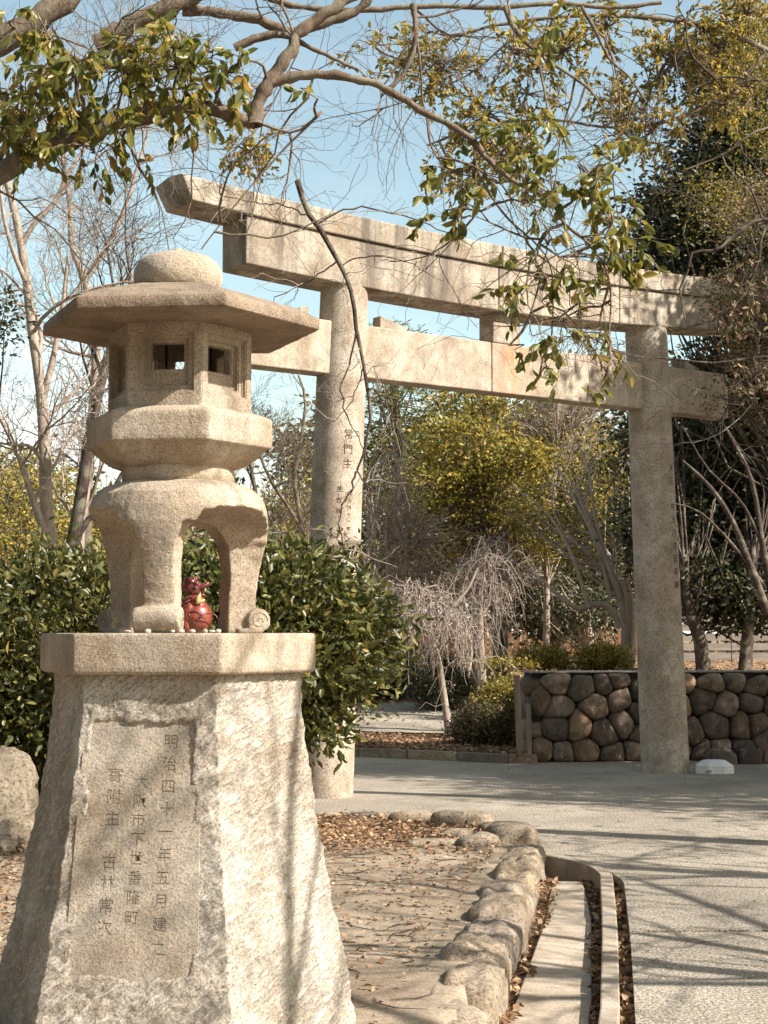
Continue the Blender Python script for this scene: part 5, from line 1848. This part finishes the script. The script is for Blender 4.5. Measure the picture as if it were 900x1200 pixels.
cl1 = [cl(9.0, 30, 120, 50, 45, 17), cl(8.8, 90, 100, 50, 40, 18), cl(9.1, 150, 85, 45, 45, 18), cl(8.9, 205, 75, 40, 45, 15), cl(9.0, 250, 90, 38, 30, 11), cl(9, 115, 180, 40, 12, 5), cl(8.9, 25, 165, 30, 22, 7),
       cl(9, 60, 55, 40, 25, 9), cl(9.2, 200, 40, 30, 20, 5), cl(9, 275, 72, 18, 18, 3), cl(8.9, 150, 150, 35, 20, 6), cl(9, 20, 30, 25, 15, 3), cl(8.9, 230, 135, 30, 14, 4), cl(8.9, 372, 118, 12, 8, 1),
       cl(9.1, 695, 200, 62, 42, 11), cl(9.1, 718, 255, 32, 45, 7), cl(9.0, 672, 300, 60, 36, 8), cl(9.0, 630, 330, 44, 26, 4), cl(9.0, 725, 290, 30, 30, 4), cl(9.1, 640, 225, 55, 38, 5),
       cl(9.0, 502, 232, 18, 12, 2), cl(9.0, 560, 240, 40, 25, 4), cl(9.0, 598, 404, 12, 8, 1), cl(9.0, 650, 398, 18, 14, 3), cl(9.0, 700, 402, 25, 14, 3), cl(9.0, 636, 438, 14, 8, 1), cl(9.0, 694, 462, 10, 6, 1),
       cl(9.3, 590, 180, 40, 35, 8), cl(9.3, 620, 160, 40, 30, 6), cl(9.3, 650, 20, 40, 20, 4), cl(9.4, 540, 205, 45, 25, 5)]
TW1 = dict(L=.95, wander=.25, up=-.015, seg=7, kids=[5, 5, 4, 4], max=3, ang=(25, 70), ratio=(.5, .8), rr=.55, t0=.15, rmin=.0016, taper=.3, rb=.009, bias=-.25)
hangtree('overhanging_oak', 'large oak reaching in from the left with thick limbs and clusters of broad olive leaves', tuple(gr(-215, 1000) * 0 + np.array([-3.45, 9.3, .05])), [np.array([-3.5, 9.3, 2.2]), np.array([-3.42, 9.3, 4.0])],
         limbs1, TW1, 52, cl1, .092, L_oak, B_oak, singles=300, trunk_r=.26, wid=.54, per=9, ln=.17, dens=1.5)

# smaller leaved tree behind it over the path: golden sprays in the sky
D2 = 12.5
limbs2 = [(PX(D2, (980, 120, 1), (900, 60), (820, 30), (720, 18), (620, 24), (540, 40), (470, 70)), .03, .01),
          (PX(D2, (900, 60), (850, 110), (790, 140), (720, 150), (640, 140), (560, 150), (500, 170)), .02, .006),
          (PX(D2, (820, 30), (770, 90), (740, 170), (700, 230)), .015, .005),
          (PX(D2, (620, 24), (560, 80), (500, 110), (440, 130)), .012, .004),
          (PX(D2, (960, 180, 1), (900, 150), (850, 180), (800, 200)), .02, .006)]
cl2 = [cl(D2, 515, 85, 60, 48, 22), cl(D2, 565, 150, 70, 44, 24), cl(D2, 440, 60, 50, 30, 6), cl(D2, 610, 60, 60, 34, 10), cl(D2, 600, 195, 50, 34, 18), cl(D2, 480, 50, 30, 20, 7), cl(D2, 660, 60, 60, 40, 14), cl(D2, 720, 120, 40, 40, 14), cl(D2, 780, 70, 45, 50, 26), cl(D2, 835, 60, 40, 45, 26), cl(D2, 850, 120, 40, 34, 20),
       cl(D2, 700, 30, 60, 24, 14), cl(D2, 870, 20, 40, 24, 16), cl(D2, 760, 150, 50, 34, 16), cl(D2, 540, 215, 34, 18, 6), cl(D2, 290, 180, 24, 24, 12), cl(D2, 620, 110, 40, 30, 8)]
L_gold = leafmat('golden_green_leaf', [(0, (0.08, 0.08, 0.015)), (0.45, (0.2, 0.16, 0.025)), (0.8, (0.42, 0.31, 0.05)), (1, (0.42, 0.25, 0.1))], 0.5, 0.45)
hangtree('path_side_oak', 'tree beyond the path edge with fine golden green sprays across the upper right sky', (5.6, 13.4, .0), [np.array([5.5, 13.4, 2.5]), np.array(PX(D2, (980, 120, 1))[0])],
         limbs2 + [(PX(D2, (350, 60), (320, 120), (292, 165)), .008, .004)], dict(TW1, L=.9, rb=.007), 40, cl2, .06, L_gold, B_oak, per=14, droop=.15, ln=.16, wid=.5, trunk_r=.15, dens=2.6)

# right-hand tree with dark crooked limbs in front of the gate end
D3 = 11.0
limbs3 = [(PX(D3, (1100, 330, .3), (1000, 280), (900, 258), (865, 272), (840, 293), (812, 296), (806, 320), (797, 338), (803, 375)), .03, .006),
          (PX(D3, (930, 262), (897, 268), (888, 308), (872, 345), (842, 372), (800, 385)), .014, .005),
          (PX(D3, (1080, 420, .3), (960, 430), (900, 418), (840, 425), (780, 420), (735, 415), (690, 395), (650, 380)), .014, .004),
          (PX(D3, (960, 500, .3), (900, 480), (850, 468), (800, 450)), .008, .003),
          (PX(D3, (1050, 40), (960, 70), (900, 95), (850, 90), (800, 110)), .02, .006)]
cl3 = [cl(D3, 872, 335, 30, 30, 16), cl(D3, 885, 385, 30, 30, 14), cl(D3, 850, 372, 14, 12, 4), cl(D3, 885, 440, 26, 30, 12), cl(D3, 858, 455, 14, 14, 4), cl(D3, 875, 215, 20, 15, 2), cl(D3, 880, 100, 30, 30, 7), cl(D3, 800, 20, 50, 20, 8)]
hangtree('crooked_branched_tree', 'tree off the right edge sending dark crooked bare limbs across the gate', (4.6, 11.2, .0), [np.array([4.5, 11.2, 2.2]), np.array(PX(D3, (1100, 330, .3))[0])],
         limbs3, dict(TW1, L=.75, rb=.006, bias=0), 14, cl3, .055, L_red, B_dark, per=8, droop=.1, ln=.18, trunk_r=.16)

# broken branch caught in the twigs in front of the left pillar
DB = 11.0
dead = thing('dead_branch', 'thin broken dead branch hanging down in front of the left gate pillar', 'branch', tuple(at(348, 213, DB)))
w = Wood()
for pth, ra, rb in [(PX(DB, (348, 213), (362, 250), (382, 282), (402, 315), (414, 350), (420, 400), (430, 440), (433, 480), (430, 520), (418, 552)), .022, .008),
                    (PX(DB, (418, 552), (408, 580), (398, 602), (403, 640), (425, 665)), .008, .003), (PX(DB, (418, 552), (430, 570), (434, 590), (450, 605)), .006, .002),
                    (PX(DB, (418, 390), (408, 430), (400, 452), (408, 490), (424, 525), (430, 536)), .008, .003), (PX(DB, (433, 455), (450, 468), (462, 495), (482, 520)), .007, .002),
                    (PX(DB, (372, 262), (410, 244), (455, 248), (500, 262), (556, 288)), .008, .003), (PX(DB, (366, 255), (330, 240), (290, 236), (262, 230)), .007, .003),
                    (PX(DB, (400, 312), (430, 300), (470, 305), (520, 330)), .006, .002), (PX(DB, (395, 305), (360, 330), (320, 352), (300, 372)), .007, .002), (PX(DB, (428, 430), (412, 470), (390, 495), (380, 500)), .005, .002)]:
    w.add(spline(pth, 18) + rng.normal(0, .006, (18, 3)), np.linspace(ra, rb, 18), 6)
link('main_stem', w.mesh('main_stem'), B_dark, dead)
w2 = Wood()
tips = []
for pth, ra, rb in [(t[0], .006, .002) for t in w.t]:
    for k in range(5):
        i = int(rng.integers(2, 16))
        grow(w2, pth[i], nrm(pth[i + 1] - pth[i] + rng.normal(0, .7, 3)), rng.uniform(.15, .5), .004, 2, dict(TW1, max=3, kids=[3, 3, 3, 3]), tips)
link('twigs', w2.mesh('twigs'), B_twig, dead, stuff=True)

# ------------------------------------------------------------------ trees of the avenue standing right of the view; their shade falls on path, gate and wall
def side_tree(label, base, h, crown, mat, bk, r_, leaf, per=40, rc=.5, nl=1.0, name='avenue_tree'):
    b = np.array(base, float)
    return broadleaf(name, label, [b, b + [.1, .05, h * .4], b + [0, .1, h * .75], b + [.05, 0, h]], r_, [(b + np.array(c), rd_, n) for c, rd_, n in crown], mat, bk, leaf, per, rc, twigs=2)
side_tree('dense evergreen right of the view whose shade falls on the right pillar', (8.3, 15.3, 0), 7.6, [((0, 0, 6.6), (1.5, 1.1, 2.7), 220), ((0, -.6, 3.4), (1.9, 1.5, 1.3), 110), ((-.9, 1.35, 7.7), (.9, .7, .7), 110)], L_dark, B_dark, .2, .16, 60, .7)
side_tree('second dense evergreen right of the view, nearer the boulder wall', (9.0, 17.6, 0), 5.0, [((0, 0, 3.9), (2.2, 1.9, 1.6), 190)], L_dark, B_dark, .2, .16, 60, .7)
side_tree('third evergreen right of the view, standing farther from the path', (11.8, 12.6, 0), 7.4, [((0, 0, 6.8), (2.6, 2.6, 2.6), 200)], L_dark, B_dark, .2, .16, 60, .7)
side_tree('open crowned oak right of the view beside the paved path', (6.6, 8.4, 0), 5.4, [((0, 0, 5.2), (1.9, 2.2, 1.2), 26), ((-.6, 1.8, 4.2), (1.4, 1.4, .8), 12)], L_oak, B_oak, .18, .09, 30, .5)
cfgS = dict(BT, L=2.0, up=.03, rb=.04, max=3, kids=[6, 6, 5, 4], ang=(30, 75))
bare_tree('bare spreading tree right of the view nearest the camera', [(4.9, 2.6, 0), (4.85, 2.6, 2), (4.7, 2.7, 3.6), (4.5, 2.8, 5.0)], .15, cfgS, 12, B_oak, .06,
          forks=[([(4.8, 2.6, 2.8), (4.0, 2.9, 4.2), (3.3, 3.3, 5.0), (2.4, 3.8, 5.6)], .07, .02), ([(4.8, 2.6, 3.2), (4.9, 3.6, 4.3), (4.6, 4.8, 5.0), (4.2, 5.8, 5.5)], .06, .02), ([(4.7, 2.7, 3.6), (3.9, 2.2, 4.8), (3.0, 2.2, 5.6)], .05, .02), ([(4.85, 2.65, 2.2), (4.2, 3.3, 3.5), (3.3, 4.2, 4.6), (2.6, 5.2, 5.6)], .05, .018), ([(4.8, 2.65, 2.7), (3.7, 3.6, 3.6), (3.0, 4.6, 4.1)], .035, .012), ([(4.2, 3.3, 3.5), (3.3, 3.3, 4.1), (2.5, 3.7, 4.5)], .03, .01)])
bare_tree('bare spreading tree right of the view beside the middle of the path', [(5.6, 5.6, 0), (5.6, 5.6, 2), (5.5, 5.7, 3.4), (5.4, 5.8, 4.6)], .14, cfgS, 20, B_oak, .06,
          forks=[([(5.6, 5.6, 2.2), (5.2, 6.4, 3.0), (4.6, 7.2, 3.6), (3.9, 7.9, 3.9)], .06, .02), ([(5.5, 5.7, 2.8), (6.2, 6.8, 3.8), (6.4, 8.2, 4.4)], .06, .02), ([(5.5, 5.7, 3), (4.8, 5.3, 4.0), (4.0, 5.3, 4.7)], .05, .02)])

# unseen crowns round the back and left of the viewer, added to block sky light
C = []
for k in range(26):
    a = R(100 + 185 * (k + .5) / 26 + rng.uniform(-3, 3))
    d_ = rng.uniform(11, 15)
    hh = rng.uniform(6.5, 9.5)
    x_, y_ = d_ * math.cos(a), 4 + d_ * math.sin(a)
    if y_ > 2 and abs(x_) < .32 * y_ + 3:
        continue
    C.append(clumps((x_, y_, hh * .55), (2.0, 2.0, hh * .5), 60, .4))
C = np.concatenate(C)
P, D = puff(C, 46, 1.2, .8)
link('sky_blocking_wood', leaves('sky_blocking_wood', P, D, rng.uniform(.18, .34, len(P)), .5, LT2), L_dark, stuff=True)
